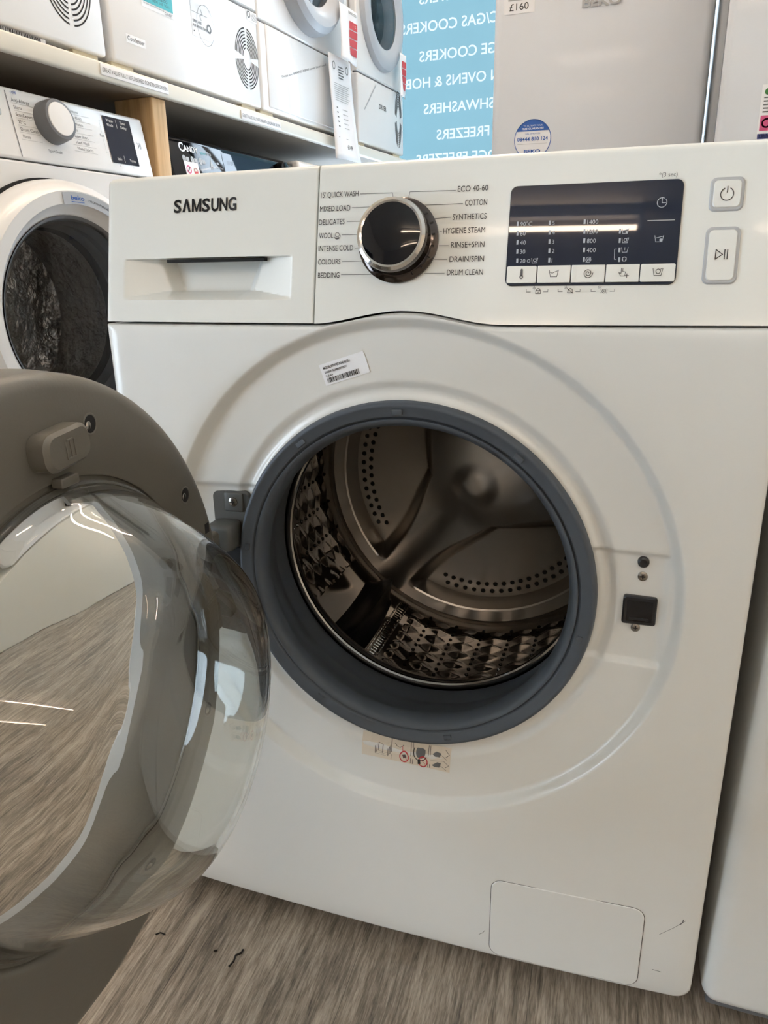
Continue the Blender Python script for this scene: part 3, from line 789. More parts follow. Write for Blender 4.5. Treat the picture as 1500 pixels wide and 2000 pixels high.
for zz in (.52, .06):
    it.poly([(.80, zz+.12), (.86, zz+.30), (.90, zz+.28), (.885, zz+.08), (.83, zz+.06)], 'grey_ink'); it.line([(.785, zz+.32), (.93, zz+.40), (.985, zz+.24), (.95, zz+.12)], W_, 'ink'); it.line([(.88, zz+.2), (.96, zz+.02)], W_, 'ink')
it.build('label_print', il)

# lock, rubber stop, screws (in the right pocket)
def yd(x, z): return dish_y(math.hypot(x-CX, z-CZ), math.atan2(z-CZ, x-CX))
def screw(x, z, y, parent, r=.0045, name='screw'):
    m_ = MB(); m_.lathe([(0, -.0022), (r*.55, -.0022), (r, -.0012), (r, .001)], 'screw', 24, (x, y, z))
    m_.box((x-r*.5, y-.0024, z-.0005), (x+r*.5, y-.0020, z+.0005), 'gap'); m_.box((x-.0005, y-.0024, z-r*.5), (x+.0005, y-.0020, z+r*.5), 'gap')
    return m_.build(name, parent)
lk = MB(); yy = yd(.213, .478)
slab(lk, rr_outline(.1990, .2276, .4640, .4912, .0025), lambda h: flat(yy-h), 0, .0045, 'black', inset=.0012)
lock = lk.build('lock_housing', wm)
l2 = MB(); l2.box((.2026, yy-.0049, .4672), (.2242, yy-.0042, .4872), 'gloss_black', .0002); l2.box((.2050, yy-.0056, .4690), (.2216, yy-.0046, .4712), 'black', .0004); l2.build('latch_slot', lock)
st = MB(); st.lathe([(0, -.0035), (.0030, -.0040), (.0048, -.0030), (.0050, 0)], 'black', 28, (.2128, yd(.2128, .5235), .5235)); st.build('rubber_stop', wm)
screw(.2134, .5096, yd(.2134, .5096), wm, .0042); screw(.2115, .4596, yd(.2115, .4596), wm, .0040)

# hinge bracket in the left pocket
hb = MB(); yh = yd(-.185, .52)
slab(hb, rr_outline(-.2075, -.1655, .4040, .5575, .006), lambda h: flat(yh-h), 0, .005, 'hinge', inset=.0015)
hb.box((-.2050, yh-.030, .500), (-.176, yh-.004, .528), 'hinge', .005); hb.box((-.2050, yh-.030, .432), (-.176, yh-.004, .460), 'hinge', .005)
hb.box((-.1965, yh-.0062, .462), (-.1700, yh-.0045, .497), 'gap', .0004)
hinge = hb.build('hinge', wm)
hs_ = MB(); hs_.box((-.1935, yh-.0075, .536), (-.1720, yh-.004, .5565), 'hinge', .002); hs_.build('screw_boss', hinge)
screw(-.1826, .5470, yh-.0075, hinge, .0048)

# ---------------------------------------------------------------- the open door
door_m = MB()
DM = Matrix.Translation((-.155, -.268, .480)) @ Matrix.Rotation(math.radians(-85.5), 4, 'Z')
# local: x away from the hinge, +y the inner (bowl) side
OFF = -.015
prof = [(.150, -.040, OFF), (.150, -.002, OFF), (.1515, 0, OFF), (.1585, 0, OFF), (.1590, -.0035, OFF), (.1625, -.0035, OFF), (.1632, -.0008, OFF*.9), (.1655, 0, OFF*.8)]
for k in range(9):
    q = math.radians(90-90*k/8); prof.append((.2215+.012*math.cos(q), -.012+.012*math.sin(q)))
prof += [(.2350, -.030), (.2345, -.040), (.229, -.048), (.215, -.052)]
door_m.lathe(prof, 'taupe', 160)
door_m.lathe([(.215, -.052), (.205, -.056), (.185, -.057, OFF*.5), (.162, -.055, OFF), (.150, -.048, OFF), (.150, -.040, OFF)], 'light_grey', 160)
door = door_m.build('door', wm, sharp=50); door.matrix_world = DM
# glass bowl (thick clear glass, closed solid)
gb = MB()
def bez(pts, n=6):
    # smooth polyline through points (Catmull-Rom)
    out = []
    for i in range(len(pts)-1):
        p0 = pts[max(0, i-1)]; p1 = pts[i]; p2 = pts[i+1]; p3 = pts[min(len(pts)-1, i+2)]
        for k in range(n):
            t = k/n
            out.append(tuple(.5*((2*p1[d])+(-p0[d]+p2[d])*t+(2*p0[d]-5*p1[d]+4*p2[d]-p3[d])*t*t+(-p0[d]+3*p1[d]-3*p2[d]+p3[d])*t**3) for d in (0, 1)))
    out.append(pts[-1]); return out
outer = bez([(.1575, .002), (.1535, .012), (.148, .022), (.1385, .041), (.1290, .060), (.1185, .077), (.1085, .089), (.096, .0965), (.076, .1000), (.045, .1020), (.0, .1028)])
inner = bez([(.1520, .0005), (.1480, .012), (.1425, .022), (.1330, .040), (.1235, .058), (.1130, .074), (.1035, .084), (.092, .0905), (.073, .0938), (.044, .0957), (.0, .0965)])
pro = outer[:-1]+[(0.00001, .1028), (0.00001, .0965)]+inner[::-1][1:]+[(.1520, -.0015), (.1590, -.0015), (.1590, .0015)]
gb.lathe([(r, h, OFF) for r, h in pro], 'glass', 160, closed=True)
bowl = gb.build('glass_bowl', door, sharp=60)
# latch cover, clip, screw holes, hinge socket
lc = MB(); LM = Matrix.Translation((-.0165, 0, .1865)) @ Matrix.Rotation(math.radians(4), 4, 'Y')
slab(lc, rr_outline(-.0230, .0230, -.0122, .0122, .0095), lambda h: (lambda u, v: tuple(LM @ Vector((u, h, v)))), -.001, .014, 'taupe', inset=.0025)
lat = lc.build('latch_cover', door)
le = MB()
for x in (-.0042, 0, .0042): le.box((x-.0007, .0138, -.006), (x+.0007, .0147, .005), 'taupe', .0003, 1, M=LM)
le.box((-.0050, .0138, -.0068), (.0050, .0147, -.0056), 'taupe', .0003, 1, M=LM); le.box((-.0030, .0138, .0048), (.0030, .0147, .0060), 'taupe', .0003, 1, M=LM)
le.build('embossed_mark', lat)
hk = MB(); hk.box((-.0300, -.001, .1600), (-.0120, .007, .1665), 'taupe', .001); hk.build('retaining_clip', door)
for x, z in ((-.0584, .1925), (-.1753, .1063), (-.1753, -.1063), (-.0584, -.1925), (.15, .13), (.15, -.13)):
    sh = MB(); sh.lathe([(.0078, .0002), (.0070, .0006), (.0064, .0004), (.0060, .0003)], 'taupe', 28, (x, 0, z)); sh.lathe([(.0062, .0004), (0, .0004)], 'gap', 28, (x, 0, z))
    sh.lathe([(0, .0016), (.0018, .0014), (.0030, .0006)], 'screw', 16, (x+.0022, 0, z-.0006)); sh.build('screw_hole', door)
MB().box((-.2120, -.004, .0600), (-.2050, .0006, .0690), 'gap').build('hinge_slot', door)
for z in (.018, -.050): MB().box((-.242, -.030, z), (-.200, -.004, z+.032), 'taupe', .004).build('hinge_knuckle', door)

# ================================================================ BACKGROUND: shelf row on the left
PLZ = .238
pl = rowbox(.35, 3.2, -.66, 0, FZ, PLZ, 'shelf', .004).build('plinth')
tag(pl, 'low cream board plinth under the row of washing machines by the left wall', 'plinth')
shelf = empty('shelf', 'long cream shelf along the left wall carrying the tumble dryers', 'shelf', row(.3, 0, 1.15), ROW)
sb = MB(); sb.box((0, .0, .0), (2.88, .66, .026), 'shelf_under'); sb.box((0, -.006, .024), (2.88, .66, .032), 'shelf', .002); sb.build('board', shelf)
se = MB(); se.box((0, -.014, .0), (2.88, .004, .034), 'shelf', .005); se.build('edge_strip', shelf)
def shelf_strip(s0, s1, z):
    M_ = MB(); M_.box((s0-.3, -.0165, z-1.15), (s1-.3, -.0142, z-1.15+.021), 'paper', .0005)
    o = M_.build('label_strip', shelf)
    p = Print(lambda u, v: (u, -.0170, v)); p.text('GREAT VALUE FULLY REFURBISHED CONDENSER DRYERS', s0-.3+.004, z-1.15+.006, 'grey_ink', width=s1-s0-.008, height=.0085)
    p.build('strip_lettering', o)
shelf_strip(1.382, 1.600, 1.158); shelf_strip(1.905, 2.112, 1.153)
po = MB(); po.box((-.025, 0, 0), (.025, .11, .911), 'timber', .003)
post = po.build('timber_post'); post.location = row(1.5855, -.004, PLZ+.001); post.rotation_euler = (0, 0, ROW)
tag(post, 'raw pine post holding up the shelf between the white and the black washing machine', 'post')

def machine_door(root, zc, r, depth, frame='far_white', dark=True, rin=None, out=0.0, xc=0):
    rin = rin or r*.68
    d = MB(); n = 72
    d.lathe([(r, 0), (r, -depth*.35), (r-.006, -depth*.75), (r-.022, -depth), (r-.045, -depth*.98), (rin+.012, -depth*.72), (rin, -depth*.55), (rin, -.004)], frame, n, (xc, -out, zc))
    dd = d.build('door', root)
    g = MB(); g.lathe([(rin, -depth*.50), (rin*.86, -depth*.62), (rin*.5, -depth*.74), (0, -depth*.78)], 'door_pane', n, (xc, -out, zc)); g.build('door_glass', dd)
    return dd
def dark_drum(root, zc, r, m='dark_drum', rim='mid_grey', shell='gap', xc=0):
    b = MB(); b.lathe([(r*1.02, -.003), (r*.90, .010), (r*.86, .03)], rim, 56, (xc, 0, zc)); b.lathe([(r*.86, .03), (r*.84, .05)], shell, 56, (xc, 0, zc))
    b.lathe([(r*.84, .05), (r*.98, .07), (r*.98, .22)], m, 56, (xc, 0, zc)); b.lathe([(r*.98, .22), (r*.8, .235), (r*.25, .215), (0, .20)], m, 56, (xc, 0, zc))
    return b.build('drum', root)
def hollow_front(mb, w, z0, z1, zc, r, y0, th, m, n=72, xc=0):
    # flat front sheet with a round hole
    P = []; F = []; A = sorted([2*PI*k/n for k in range(n)]+[math.atan2(z-zc, x-xc) % (2*PI) for x in (-w, w) for z in (z0, z1)])
    for t in A:
        c, s_ = math.cos(t), math.sin(t)
        R = min(((w-xc)/c) if c > 1e-6 else (w+xc)/-c if c < -1e-6 else 9, ((z1-zc)/s_) if s_ > 1e-6 else 9, ((z0-zc)/s_) if s_ < -1e-6 else 9)
        P += [(xc+q_*c, y_, zc+q_*s_) for q_, y_ in ((r, y0+th), (r, y0), (R-.004, y0), (R, y0+.004), (R, y0+th))]
    k = len(A)
    for i in range(k):
        j = (i+1) % k
        for q in range(4): F.append((i*5+q, i*5+q+1, j*5+q+1, j*5+q))
    return mb.add(P, F, m)
def shell(mb, w, d, z0, z1, m, y0=.03):
    mb.box((-w, y0, z0), (-w+.012, d, z1), m, .003); mb.box((w-.012, y0, z0), (w, d, z1), m, .003)
    mb.box((-w, y0, z1-.012), (w, d, z1), m, .003); mb.box((-w, y0, z0), (w, d, z0+.012), m, .003); mb.box((-w, d-.012, z0), (w, d, z1), m, .003)
def slant_panel(w, z0, z1, rec, m, d=.06, r=.006):
    mb = MB(); bm = bmesh.new(); bmesh.ops.create_cube(bm, size=1)
    for v in bm.verts:
        x, y, z = v.co; top = z > 0
        v.co = (x*2*w, (rec if top else 0) if y < 0 else d, z1 if top else z0)
    bmesh.ops.bevel(bm, geom=list(bm.edges), offset=r, segments=4, affect='EDGES', profile=.5); bm.verts.index_update()
    mb.add([v.co for v in bm.verts], [[v.index for v in f.verts] for f in bm.faces], m); bm.free(); return mb
def slant_fn(z0, z1, rec, h=.0008):
    return lambda u, v: (u, rec*(v-z0)/(z1-z0)-h, v)
def feet(root, w, d, z0, m='black', h=.03):
    for x in (-w+.06, w-.06):
        for y in (.07, d-.07):
            MB().lathe([(0, 0), (.02, 0), (.02, .006), (.011, .010), (.011, h), (0, h)], m, 16, M=Matrix.Translation((x, y, z0)) @ Matrix.Rotation(PI/2, 4, 'X')).build('foot', root)

# ---- white washing machine, front left
HW, HH = .298, .862
bk = empty('washing_machine', 'white washing machine with a dark porthole standing under the shelf, left of the pine post', 'washing machine', row(1.240, 0, PLZ), ROW)
c = MB(); shell(c, HW, .56, .02, HH-.004, 'far_white'); hollow_front(c, HW, .02, .733, .446, .21, 0, .03, 'far_white', xc=-.030); c.build('cabinet', bk); feet(bk, HW, .56, 0)
Z0, Z1, REC = .736, HH, .022
cpn = slant_panel(HW, Z0, Z1, REC, 'far_white').build('control_panel', bk); sf = slant_fn(Z0, Z1, REC)
g = Print(sf); g.line([(-.082, Z0+.006), (-.082, Z1-.008)], .0016, 'grey_ink')
g.text('cold', -.070, .852, 'blue', height=.006)
for i, t in enumerate(('Anti-Allergy', 'Shirts', 'StainExpert', '20\u00b0C', 'Drum Clean', 'Rinse')):
    z = .838-.0125*i; g.text(t, -.072+.001*i, z, 'grey_ink', height=.0062); g.line([(-.072, z-.003), (-.022-.002*min(i, 5-i), z-.003)], .0006, 'light_grey')
for i, t in enumerate(('Cottons', 'Eco 40-60', 'Synthetics', 'Mini', 'Super Short', 'Hand Wash', 'Mixed Fabrics')):
    z = .842-.0118*i; g.text(t, .070, z, 'grey_ink', height=.0058); g.line([(.060, z-.003), (.125, z-.003)], .0006, 'light_grey')
g.text('Spin+Drain', -.012, .757, 'grey_ink', height=.0058); g.arc(.010, .852, .0035, .0006, 'grey_ink')
g.text('Fast', .147, .806, 'grey_ink', height=.006); g.line([(.160, .838), (.154, .838), (.154, .815)], .0006, 'light_grey'); g.line([(.154, .802), (.154, .775), (.160, .775)], .0006, 'light_grey')
g.line([(.262, .796), (.268, .802), (.262, .808)], .0012, 'ink'); g.line([(.270, .796), (.270, .808)], .0012, 'ink'); g.line([(.273, .796), (.273, .808)], .0012, 'ink')
for x in (.187, .229): g.text('+', x, .749, 'grey_ink', height=.006)
g.build('printed_legend', cpn)
sc = Print(slant_fn(Z0, Z1, REC, .0012)); sc.rrect(.166, .252, .757, .851, .002, 'mid_grey'); scr = sc.build('display', bk)
scr.data.materials[0] = MAT['screen']
g = Print(slant_fn(Z0, Z1, REC, .0018))
for t, x, z in (('Water', .176, .840), ('Mode', .176, .831), ('Time', .218, .840), ('Delay', .218, .831), ('Spin', .184, .764), ('Temp.', .222, .764)): g.text(t, x, z, 'white_ink', height=.006)
g.line([(.206, .830), (.206, .846)], .0008, 'white_ink'); g.line([(.206, .760), (.206, .774)], .0008, 'white_ink'); g.build('display_symbols', scr)
kz = .812; ky = REC*(kz-Z0)/(Z1-Z0); kM = Matrix.Translation((.012, ky, kz)) @ Matrix.Rotation(-math.atan2(REC, Z1-Z0), 4, 'X')
k = MB(); k.lathe([(.040, .002), (.040, -.006), (.0385, -.026), (.0365, -.030), (.031, -.0305)], 'mid_grey', 56, M=kM); kk = k.build('programme_dial', bk)
k = MB(); k.lathe([(.031, -.0305), (.030, -.032), (.0, -.033)], 'far_white', 56, M=kM); k.build('dial_face', kk)
hd = MB(); hd.box((-.285, ky-.004, .770), (-.118, ky+.004, .812), 'light_grey', .003); hd.box((-.286, ky-.016, .806), (-.116, ky+.004, .818), 'light_grey', .003); hd.build('drawer_handle', bk)
DZ, DX = .446, -.030
mdoor = machine_door(bk, DZ, .258, .052, 'far_white', rin=.192, out=.012, xc=DX)
gr = MB(); gr.lathe([(.262, .0), (.262, -.002), (.20, -.012)], 'gap', 72, (DX, -.001, DZ)); gr.lathe([(.192, -.036), (.182, -.028), (.176, -.004)], 'mid_grey', 72, (DX, -.008, DZ)); gr.build('door_surround', bk)
dark_drum(bk, DZ, .20, xc=DX)
ba = Print(lambda u, v: (u, -.0655, v))
def arcpt(r, a): return (DX+r*math.cos(math.radians(a)), DZ+r*math.sin(math.radians(a)))
ys = lambda r: -.012-.052-.0012
def fnarc(r, a): x, z = arcpt(r, a); return (x, ys(r), z)
bn = Print(lambda u, v: fnarc(.2115+v, 98-u))
for i in range(14): bn.poly([(i*4, 0), ((i+1)*4, 0), ((i+1)*4, .022), (i*4, .022)], 'silver_sticker')
bo = bn.build('round_banner', mdoor)
bt = Print(lambda u, v: (lambda p: (p[0], p[1]-.0006, p[2]))(fnarc(.2115+v, 98-u)))
bt.text('beko', 5, .008, 'blue', width=9, height=.0085, bold=.02); bt.line([(5, .0045), (14, .0045)], .0012, 'blue'); bt.text('recommends', 17, .009, 'ink', width=15, height=.006)
bt.disc(35.5, .0115, .005, 'green', ru=250); bt.text('ARIEL', 37.5, .007, 'red', width=8.5, height=.008, bold=.02); bt.text('+', 48, .007, 'ink', width=1.3, height=.006); bt.text('Lenor', 50.5, .006, 'ink', width=5, height=.007)
bt.build('banner_lettering', bo)

# ---- black washing machine
cd = empty('washing_machine', 'black washing machine under the shelf, right of the pine post', 'washing machine', row(1.913, 0, PLZ), ROW)
HC = .846; Z0, Z1, REC = .722, HC, .026
c = MB(); shell(c, HW, .56, .02, HC-.006, 'black'); hollow_front(c, HW, .02, .719, .44, .19, 0, .03, 'black'); c.build('cabinet', cd); feet(cd, HW, .56, 0)
cpn = slant_panel(HW, Z0, Z1, REC, 'gloss_black', r=.012).build('control_panel', cd); sf = slant_fn(Z0, Z1, REC)
g = Print(sf)
g.text('C', -.247, .812, 'white_ink', height=.021, bold=.03); g.text('ANDY', -.2285, .8135, 'white_ink', width=.060, height=.014, bold=.03); g.text('smart', -.160, .813, 'teal', width=.026); g.text('Pro', -.132, .813, 'light_grey', width=.018)
for i in range(3):
    x = -.236+.034*i; g.disc(x, .795, .0085, 'light_grey', ru=.8); g.rect(x+.008, x+.020, .790, .800, 'light_grey'); g.text('039'[i], x-.003, .7915, 'black', height=.008)
g.poly([(-.128, .786), (-.121, .806), (-.114, .786)], 'light_grey'); g.text('wifi', -.128, .780, 'light_grey', width=.014)
g.disc(-.092, .795, .006, 'light_grey', a0=0, a1=180); g.text('Snap & Wash', -.105, .785, 'light_grey', width=.034)
g.rect(-.063, .205, .742, .828, 'screen')
g.text('00:59', -.045, .800, 'mid_grey', width=.030)
for i in range(6): g.rect(-.045+.036*i, -.022+.036*i, .764, .768, 'pale_ink')
g.build('printed_legend', cpn)
g = Print(slant_fn(Z0, Z1, REC, .0014)); g.rect(-.242, -.184, .738, .789, 'paper'); so = g.build('warranty_sticker', cpn)
g = Print(slant_fn(Z0, Z1, REC, .0020)); g.arc(-.228, .770, .0085, .003, 'pink'); g.line([(-.232, .766), (-.224, .775)], .003, 'ink'); g.disc(-.200, .768, .009, 'sticker_cream', a0=0, a1=180); g.arc(-.200, .768, .007, .003, 'red', 0, 180); g.rect(-.208, -.192, .760, .768, 'red'); g.line([(-.238, .748), (-.19, .748)], .0015, 'grey_ink'); g.build('sticker_print', so)
kM = Matrix.Translation((.240, .018, .80)) @ Matrix.Rotation(-math.atan2(REC, Z1-Z0), 4, 'X')
k = MB(); k.lathe([(.034, .002), (.034, -.010), (.031, -.026), (.027, -.029), (0, -.030)], 'gloss_black', 48, M=kM); k.build('programme_dial', cd)
machine_door(cd, .44, .245, .05, 'black', rin=.17, out=.006); dark_drum(cd, .44, .18)

# ---- third washing machine, white
w3 = empty('washing_machine', 'white washing machine under the shelf beyond the black one, only its top corner in view', 'washing machine', row(2.522, .02, PLZ), ROW)
c = MB(); shell(c, HW, .56, .02, .842, 'far_white'); hollow_front(c, HW, .02, .729, .44, .19, 0, .03, 'far_white'); c.build('cabinet', w3); feet(w3, HW, .56, 0)
cpn = slant_panel(HW, .732, .848, .014, 'far_white', r=.008).build('control_panel', w3)
machine_door(w3, .44, .24, .05, 'far_white', rin=.165, out=.006); dark_drum(w3, .44, .175)
k = MB(); k.lathe([(.034, .002), (.034, -.010), (.031, -.026), (0, -.028)], 'light_grey', 40, (.02, .008, .79)); k.build('programme_dial', w3)

# ---- tumble dryers on the shelf
DB = 1.1845
def dryer(sc_, hw, label, seam, vents=None, kick=False, door_r=.19, door_z=.45, door_d=.05, t=0, frame='far_white'):
    r = empty('tumble_dryer', label, 'tumble dryer', row(sc_, t, DB), ROW)
    c = MB(); z0, z1 = .014, .85
    shell(c, hw, .58, z0, z1, 'far_white', .02)
    c.box((-hw+.002, .014, seam-.004), (hw-.002, .03, seam+.004), 'mid_grey')
    c.build('cabinet', r)
    u = MB(); hollow_front(u, hw, seam+.0025, z1, door_z, door_r*.72, 0, .03, 'far_white'); u.build('front_panel', r)
    l = MB(); l.box((-hw, 0, z0), (hw, .03, seam-.0025), 'far_white', .007, 4)
    if kick: l.box((-hw+.035, -.0025, z0+.012), (hw-.03, .006, seam-.004), 'far_white', .003)
    lw = l.build('lower_panel', r)
    b = MB(); b.box((-hw+.05, .03, .0035), (hw-.05, .05, z0+.004), 'mid_grey'); b.build('base_skirt', r)
    for x in (-hw+.03, hw-.06):
        f = MB(); f.box((x-.025, .012, 0), (x+.045, .05, z0+.002), 'cream', .002); f.build('foot', r)
    f = MB(); f.box((-hw+.01, .50, 0), (hw-.01, .55, z0+.002), 'cream', .002); f.build('rear_foot', r)
    d = machine_door(r, door_z, door_r, door_d, frame, rin=door_r*.62)
    dark_drum(r, door_z, door_r*.62, 'dark_drum', 'light_grey', 'mid_grey')
    if vents:
        v = Print(lambda a, b_: (a, -.0006, b_)); x, z, rx, rz, inner = vents
        n = 7
        for i in range(n):
            q = inner+(1-inner)*i/(n-1)
            for a0 in ((8, 84), (96, 172), (188, 264), (276, 352)):
                v.arc(x, z, rz*q, rz*.042, 'gap', a0[0], a0[1], ru=rx/rz, n=12)
        v.build('air_vent', lw)
    return r, lw
P1 = lambda h: (lambda u, v: (u, -h, v))
d0, lw = dryer(1.128, .297, 'white tumble dryer at the near left end of the shelf with a round slotted vent', .238, (.205, .130, .062, .078, .30))
g = Print(lambda u, v: (u, .0110, v)); g.rect(.00, .14, -.001, .013, 'paper'); gl = g.build('barcode_label', lw)
g = Print(lambda u, v: (u, .0105, v)); g.barcode(.01, .13, .005, .0125, 'ink', 50, 4); g.text('40017792012080739', .01, .0005, 'ink', width=.12, height=.004); g.build('label_print', gl)
d1, lw = dryer(1.742, .2975, 'white condenser tumble dryer on the shelf with a water tank sticker', .250, (.236, .126, .056, .072, .36))
x_ = 1.742
g = Print(P1(.0006)); g.rect(1.555-x_, 1.668-x_, 1.325-DB, 1.42-DB, 'paper'); g.rect(1.491-x_, 1.554-x_, 1.241-DB, 1.258-DB, 'paper')
g.rect(1.737-x_, 1.818-x_, 1.311-DB, 1.385-DB, 'paper'); g.rect(1.988-x_, 2.040-x_, 1.403-DB, 1.428-DB, 'paper'); st_ = g.build('stickers', lw)
bpy.data.objects.remove(st_)
def sticker(parent, name, u0, u1, v0, v1, draw, m='paper', h=.0006):
    q = Print(P1(h)); q.rect(u0, u1, v0, v1, m); o = q.build(name, parent); q = Print(P1(h+.0006)); draw(q); q.build('sticker_print', o); return o
def dteal(q):
    q.rect(-.184, -.077, .154, .24, 'teal'); q.text('5 YEAR', -.150, .185, 'white_ink', width=.05); q.text('we-parts.co', -.165, .168, 'ink', width=.07); q.text('0800 140 5061', -.150, .160, 'ink', width=.06, height=.006)
    q.text('For terms and conditions please see', -.180, .1495, 'grey_ink', width=.07); q.text('CANDY', -.108, .1445, 'ink', width=.028)
sticker(lw, 'warranty_sticker', -.187, -.074, .1425, .245, dteal)
sticker(lw, 'type_sticker', -.251, -.188, .058, .075, lambda q: q.text('Condenser', -.247, .063, 'ink', width=.055, height=.0095))
def dopen(q):
    q.text('OPEN HERE', -.001, .158, 'ink', width=.036, height=.006, bold=.02); q.text('FOR WATER TANK', -.001, .148, 'ink', width=.060, height=.006, bold=.02); q.line([(-.005, .180), (.06, .180)], .0008, 'grey_ink')
    q.line([(.035, .190), (.040, .182), (.030, .176), (.034, .168)], .003, 'light_grey'); q.arc(.065, .156, .008, .004, 'grey_ink'); q.rect(.0, .004, .137, .140, 'ink')
sticker(lw, 'water_tank_sticker', -.005, .076, .128, .202, dopen)
q = Print(P1(.0014)); q.arc(.051, .160, .044, .0011, 'ink', ru=.80, n=48); q.build('tank_outline', lw)
def dsm(q): q.arc(.256, .236, .007, .003, 'grey_ink'); [q.line([(.270, .241-.003*i), (.294, .241-.003*i)], .0008, 'grey_ink') for i in range(6)]
sticker(lw, 'warranty_sticker', .246, .2965, .2215, .246, dsm)
d2, lw = dryer(2.338, .293, 'white tumble dryer on the shelf with price papers hanging off its right corner', .238, None, True, .20, .463, .05, frame='silver_sticker')
q = Print(P1(.0032)); q.text('These are BRAND NEW never been used', 2.155-2.338, .113, 'grey_ink', u1=2.448-2.338, v1=.204, height=.0065); q.build('note_strip', lw)
d3, lw = dryer(2.920, .220, 'narrow white tumble dryer at the far window end of the shelf', .240, (.165, .140, .035, .10, .5), False, .19, .468, .024, frame='silver_sticker')
q = Print(P1(.0010)); q.line([(-.165, .128), (-.060, .222)], .006, 'light_grey'); q.text('DRYER', -.03, .150, 'grey_ink', width=.07, bold=.02); q.build('note_strip', lw)

# hanging price papers
def sheet(name, label, s0, s1, z0, z1, t, curl, draw, lean=0.0):
    def fn(h): return lambda u, v: tuple(row(s0+(s1-s0)*u+lean*(1-v), t+curl*(1-v)**2*(.35+.65*u)+.006*math.sin(u*5+v*3)*(1-v)+h, z0+(z1-z0)*v))
    m_ = MB(); m_.grid(fn(0), 10, 18, 'paper'); o = m_.build(name); tag(o, label, 'price sheet', None)
    md = o.modifiers.new('thickness', 'SOLIDIFY'); md.thickness = .0006; md.offset = -1
    q = Print(fn(.0014)); draw(q); q.build('sheet_print', o); return o
def dA(q):
    for i in range(4): q.rect(.55, .97, .16+.16*i, .30+.16*i, 'red')
    for i in range(4): q.text('SALE', .60, .19+.16*i, 'sticker_cream', width=.30, height=.07)
    q.text('REDUCED', .50, .90, 'grey_ink', width=.45, height=.05)
sheet('price_sheet', 'white price sheet with a red box hanging on the second dryer from the window', 2.448, 2.580, 1.405, 1.560, .058, .0, dA)
def dB(q):
    for x in (.22, .80): q.arc(x, .90, .035, .010, 'grey_ink', ru=1.6)
    for i in range(5): q.rect(.42, .62+.03*(i % 2), .90-.026*i, .912-.026*i, 'grey_ink')
    for i in range(9): q.rect(.18, .86-.05*(i % 3), .735-.020*i, .741-.020*i, 'light_grey')
    for i in range(5): q.rect(.20, .27, .50-.045*i, .512-.045*i, 'grey_ink'); q.rect(.50, .72, .50-.045*i, .508-.045*i, 'light_grey')
    q.line([(.15, .215), (.62, .215)], .004, 'grey_ink'); q.text('\u00a3149', .48, .115, 'grey_ink', width=.26, height=.045, bold=.02)
sheet('price_sheet', 'long white price sheet curling down over the shelf edge below the red boxed sheet', 2.425, 2.590, 1.112, 1.422, .024, .035, dB, lean=.006)
def dC(q):
    for i in range(4): q.rect(.35, .95, .18+.17*i, .33+.17*i, 'red')
sheet('price_sheet', 'price sheet with a red box on the narrow dryer beside the window', 3.020, 3.085, 1.395, 1.545, .035, 0, dC)

# ---- tall fridges beyond the front machine
def fridge(name, label, x0, x1, yf, d, h, m_side, rad):
    r = empty(name, label, 'fridge', ((x0+x1)/2, yf, FZ)); hw = (x1-x0)/2
    c = MB(); c.box((-hw, .055, .03), (hw, d, h), m_side, .006); c.build('cabinet', r)
    q = MB(); q.box((-hw+.006, .046, .05), (hw-.006, .056, h-.01), 'gasket_white'); q.build('door_seal', r)
    q = MB(); q.box((-hw, 0, .05), (hw, .048, h-.004), 'fridge_white', rad, 6); dr_ = q.build('door', r)
    for x in (-hw+.05, hw-.05):
        for y in (.09, d-.06): MB().lathe([(0, 0), (.02, 0), (.02, .03), (0, .03)], 'black', 16, M=Matrix.Translation((x, y, 0)) @ Matrix.Rotation(PI/2, 4, 'X')).build('foot', r)
    return r, dr_
fa, da = fridge('fridge', 'tall white fridge with a round blue sticker and a price card, beside the window', -.179, .311, 1.40, .56, 1.62, 'far_white', .020)
ox = (-.179+.311)/2
bd = MB(); bV, bF = glyphs('BEKO', .03); bw = max(v[0] for v in bV); bx0 = .022-ox
for hh_ in (0, 1): bd.add([(bx0+x/bw*.088, -.0025 if hh_ else -.0005, 1.3235-FZ+y*.026) for x, y in bV], bF, 'light_grey', False)
bd.build('badge', da)
ck = P1(.0006); g = Print(ck); sx, sz = -.0765-ox, 1.057-FZ; g.disc(sx, sz, .0445, 'paper', n=48); stk = g.build('guarantee_sticker', da)
g = Print(P1(.0011)); g.arc(sx, sz, .0437, .0016, 'blue', n=48); g.poly([(sx+.0437*math.cos(math.radians(a)), sz+.0437*math.sin(math.radians(a))) for a in range(25, 156, 5)], 'blue'); g.build('sticker_rim', stk)
g = Print(P1(.0016)); g.text('TO ACTIVATE YOUR', sx, sz+.0285, 'white_ink', width=.046, height=.0036, center=True); g.text('FREE GUARANTEE', sx, sz+.0215, 'white_ink', width=.052, height=.0044, center=True, bold=.02)
g.text('CALL US NOW ON', sx, sz+.011, 'blue', width=.036, height=.0034, center=True); g.text('08444 810 124', sx, sz-.003, 'blue', width=.074, height=.0085, center=True, bold=.02); g.line([(sx-.036, sz-.010), (sx+.036, sz-.010)], .0007, 'light_grey'); g.text('BEKO', sx, sz-.030, 'blue', width=.040, height=.0075, center=True, bold=.04)
g.build('sticker_print', stk)
g = Print(P1(.0006)); g.rect(-.156-ox, -.084-ox, 1.326-FZ, 1.47-FZ, 'paper'); pc = g.build('price_card', da)
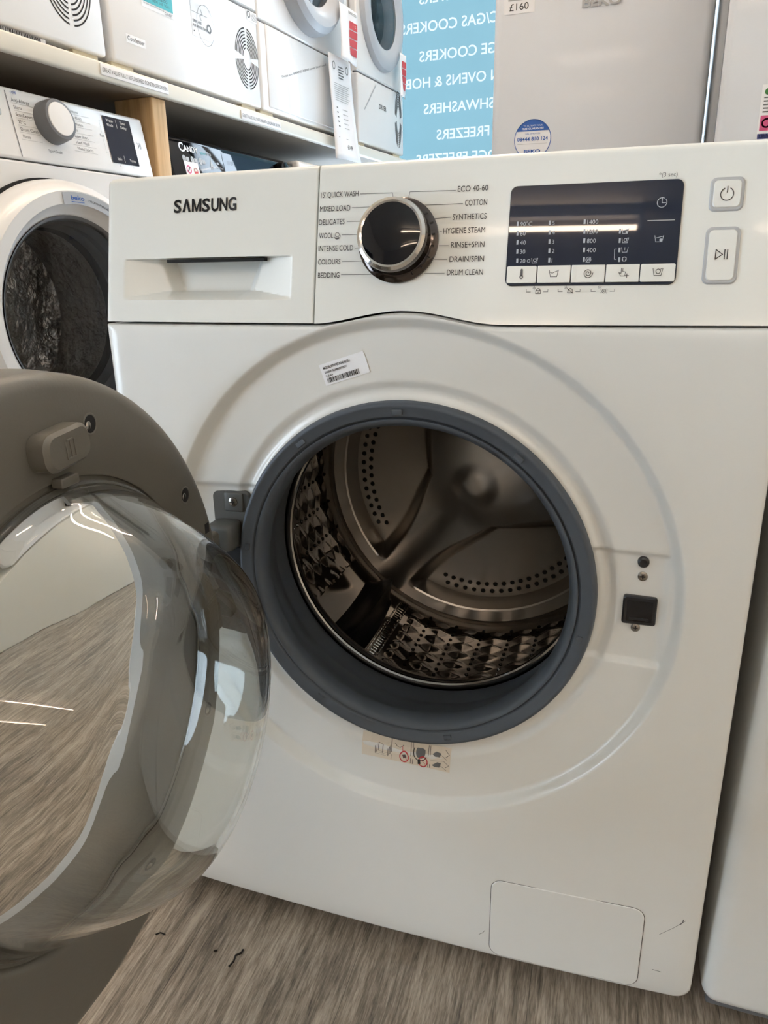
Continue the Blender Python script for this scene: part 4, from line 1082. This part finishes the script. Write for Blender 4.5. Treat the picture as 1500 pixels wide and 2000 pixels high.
g = Print(P1(.0011)); g.text('\u00a3160', -.1425-ox, 1.3325-FZ, 'ink', u1=-.098-ox, v1=1.3335-FZ, height=.0150); g.rect(-.146-ox, -.094-ox, 1.3525-FZ, 1.3555-FZ, 'light_grey'); g.disc(-.13-ox, 1.367-FZ, .006, 'ink'); g.text('ONLY', -.140-ox, 1.385-FZ, 'ink', width=.04); g.build('card_print', pc)
fb, db = fridge('fridge', 'tall white fridge with a shiny side and a small poster, at the right edge', .3155, .905, 1.08, .60, 1.72, 'silver_side', .012)
ox = (.3155+.905)/2
g = Print(P1(.0006)); g.rect(.386-ox, .470-ox, .900-FZ, 1.078-FZ, 'paper'); pc = g.build('poster', db)
g = Print(P1(.0011)); g.disc(.3965-ox, 1.066-FZ, .0055, 'green'); g.rect(.389-ox, .465-ox, 1.000-FZ, 1.026-FZ, 'pink'); g.rect(.387-ox, .468-ox, .986-FZ, .995-FZ, 'navy'); g.arc(.400-ox, 1.013-FZ, .007, .003, 'ink')
for i in range(5): g.rect(.391-ox, .45-ox, 1.055-FZ-.006*i, 1.0572-FZ-.006*i, 'grey_ink')
g.text('DIRECT', .390-ox, .9880-FZ, 'white_ink', width=.03); g.poly([(.390-ox, .960-FZ), (.410-ox, .978-FZ), (.420-ox, .958-FZ)], 'navy'); g.build('poster_print', pc)

# ---- neighbour at the right of the front machine
nb = empty('washing_machine', 'plain white appliance standing close against the right side of the front washing machine', 'washing machine', (.610, -.004, FZ+.0075))
nb.rotation_euler = (0, math.radians(1.3), 0)
c = MB(); c.box((-.3025, .0, .010), (.3025, .56, .845), 'enamel', .016, 6); c.build('cabinet', nb)
c = MB(); c.box((-.296, .012, 0), (.296, .54, .012), 'mid_grey', .003); c.build('base_skirt', nb)

# ---- bits of lint on the floor
def lint(label, pts, r):
    m_ = MB(); m_.tube([(x, y, FZ+r+z) for x, y, z in pts], r, 'lint', 6); o = m_.build('lint_scrap'); tag(o, label, 'lint scrap')
lint('curled dark scrap of lint on the grey wood floor, largest of three scraps', [(-.181, -.088, 0), (-.178, -.082, .002), (-.179, -.075, .003), (-.175, -.070, .002), (-.176, -.064, 0)], .0012)
lint('thin dark scrap of lint on the floor close to the rim of the open door', [(-.284, -.075, 0), (-.279, -.072, .001), (-.273, -.072, 0)], .0008)
lint('tiny dark speck on the floor just above the curled lint scrap', [(-.207, -.075, 0), (-.204, -.073, 0)], .0010)
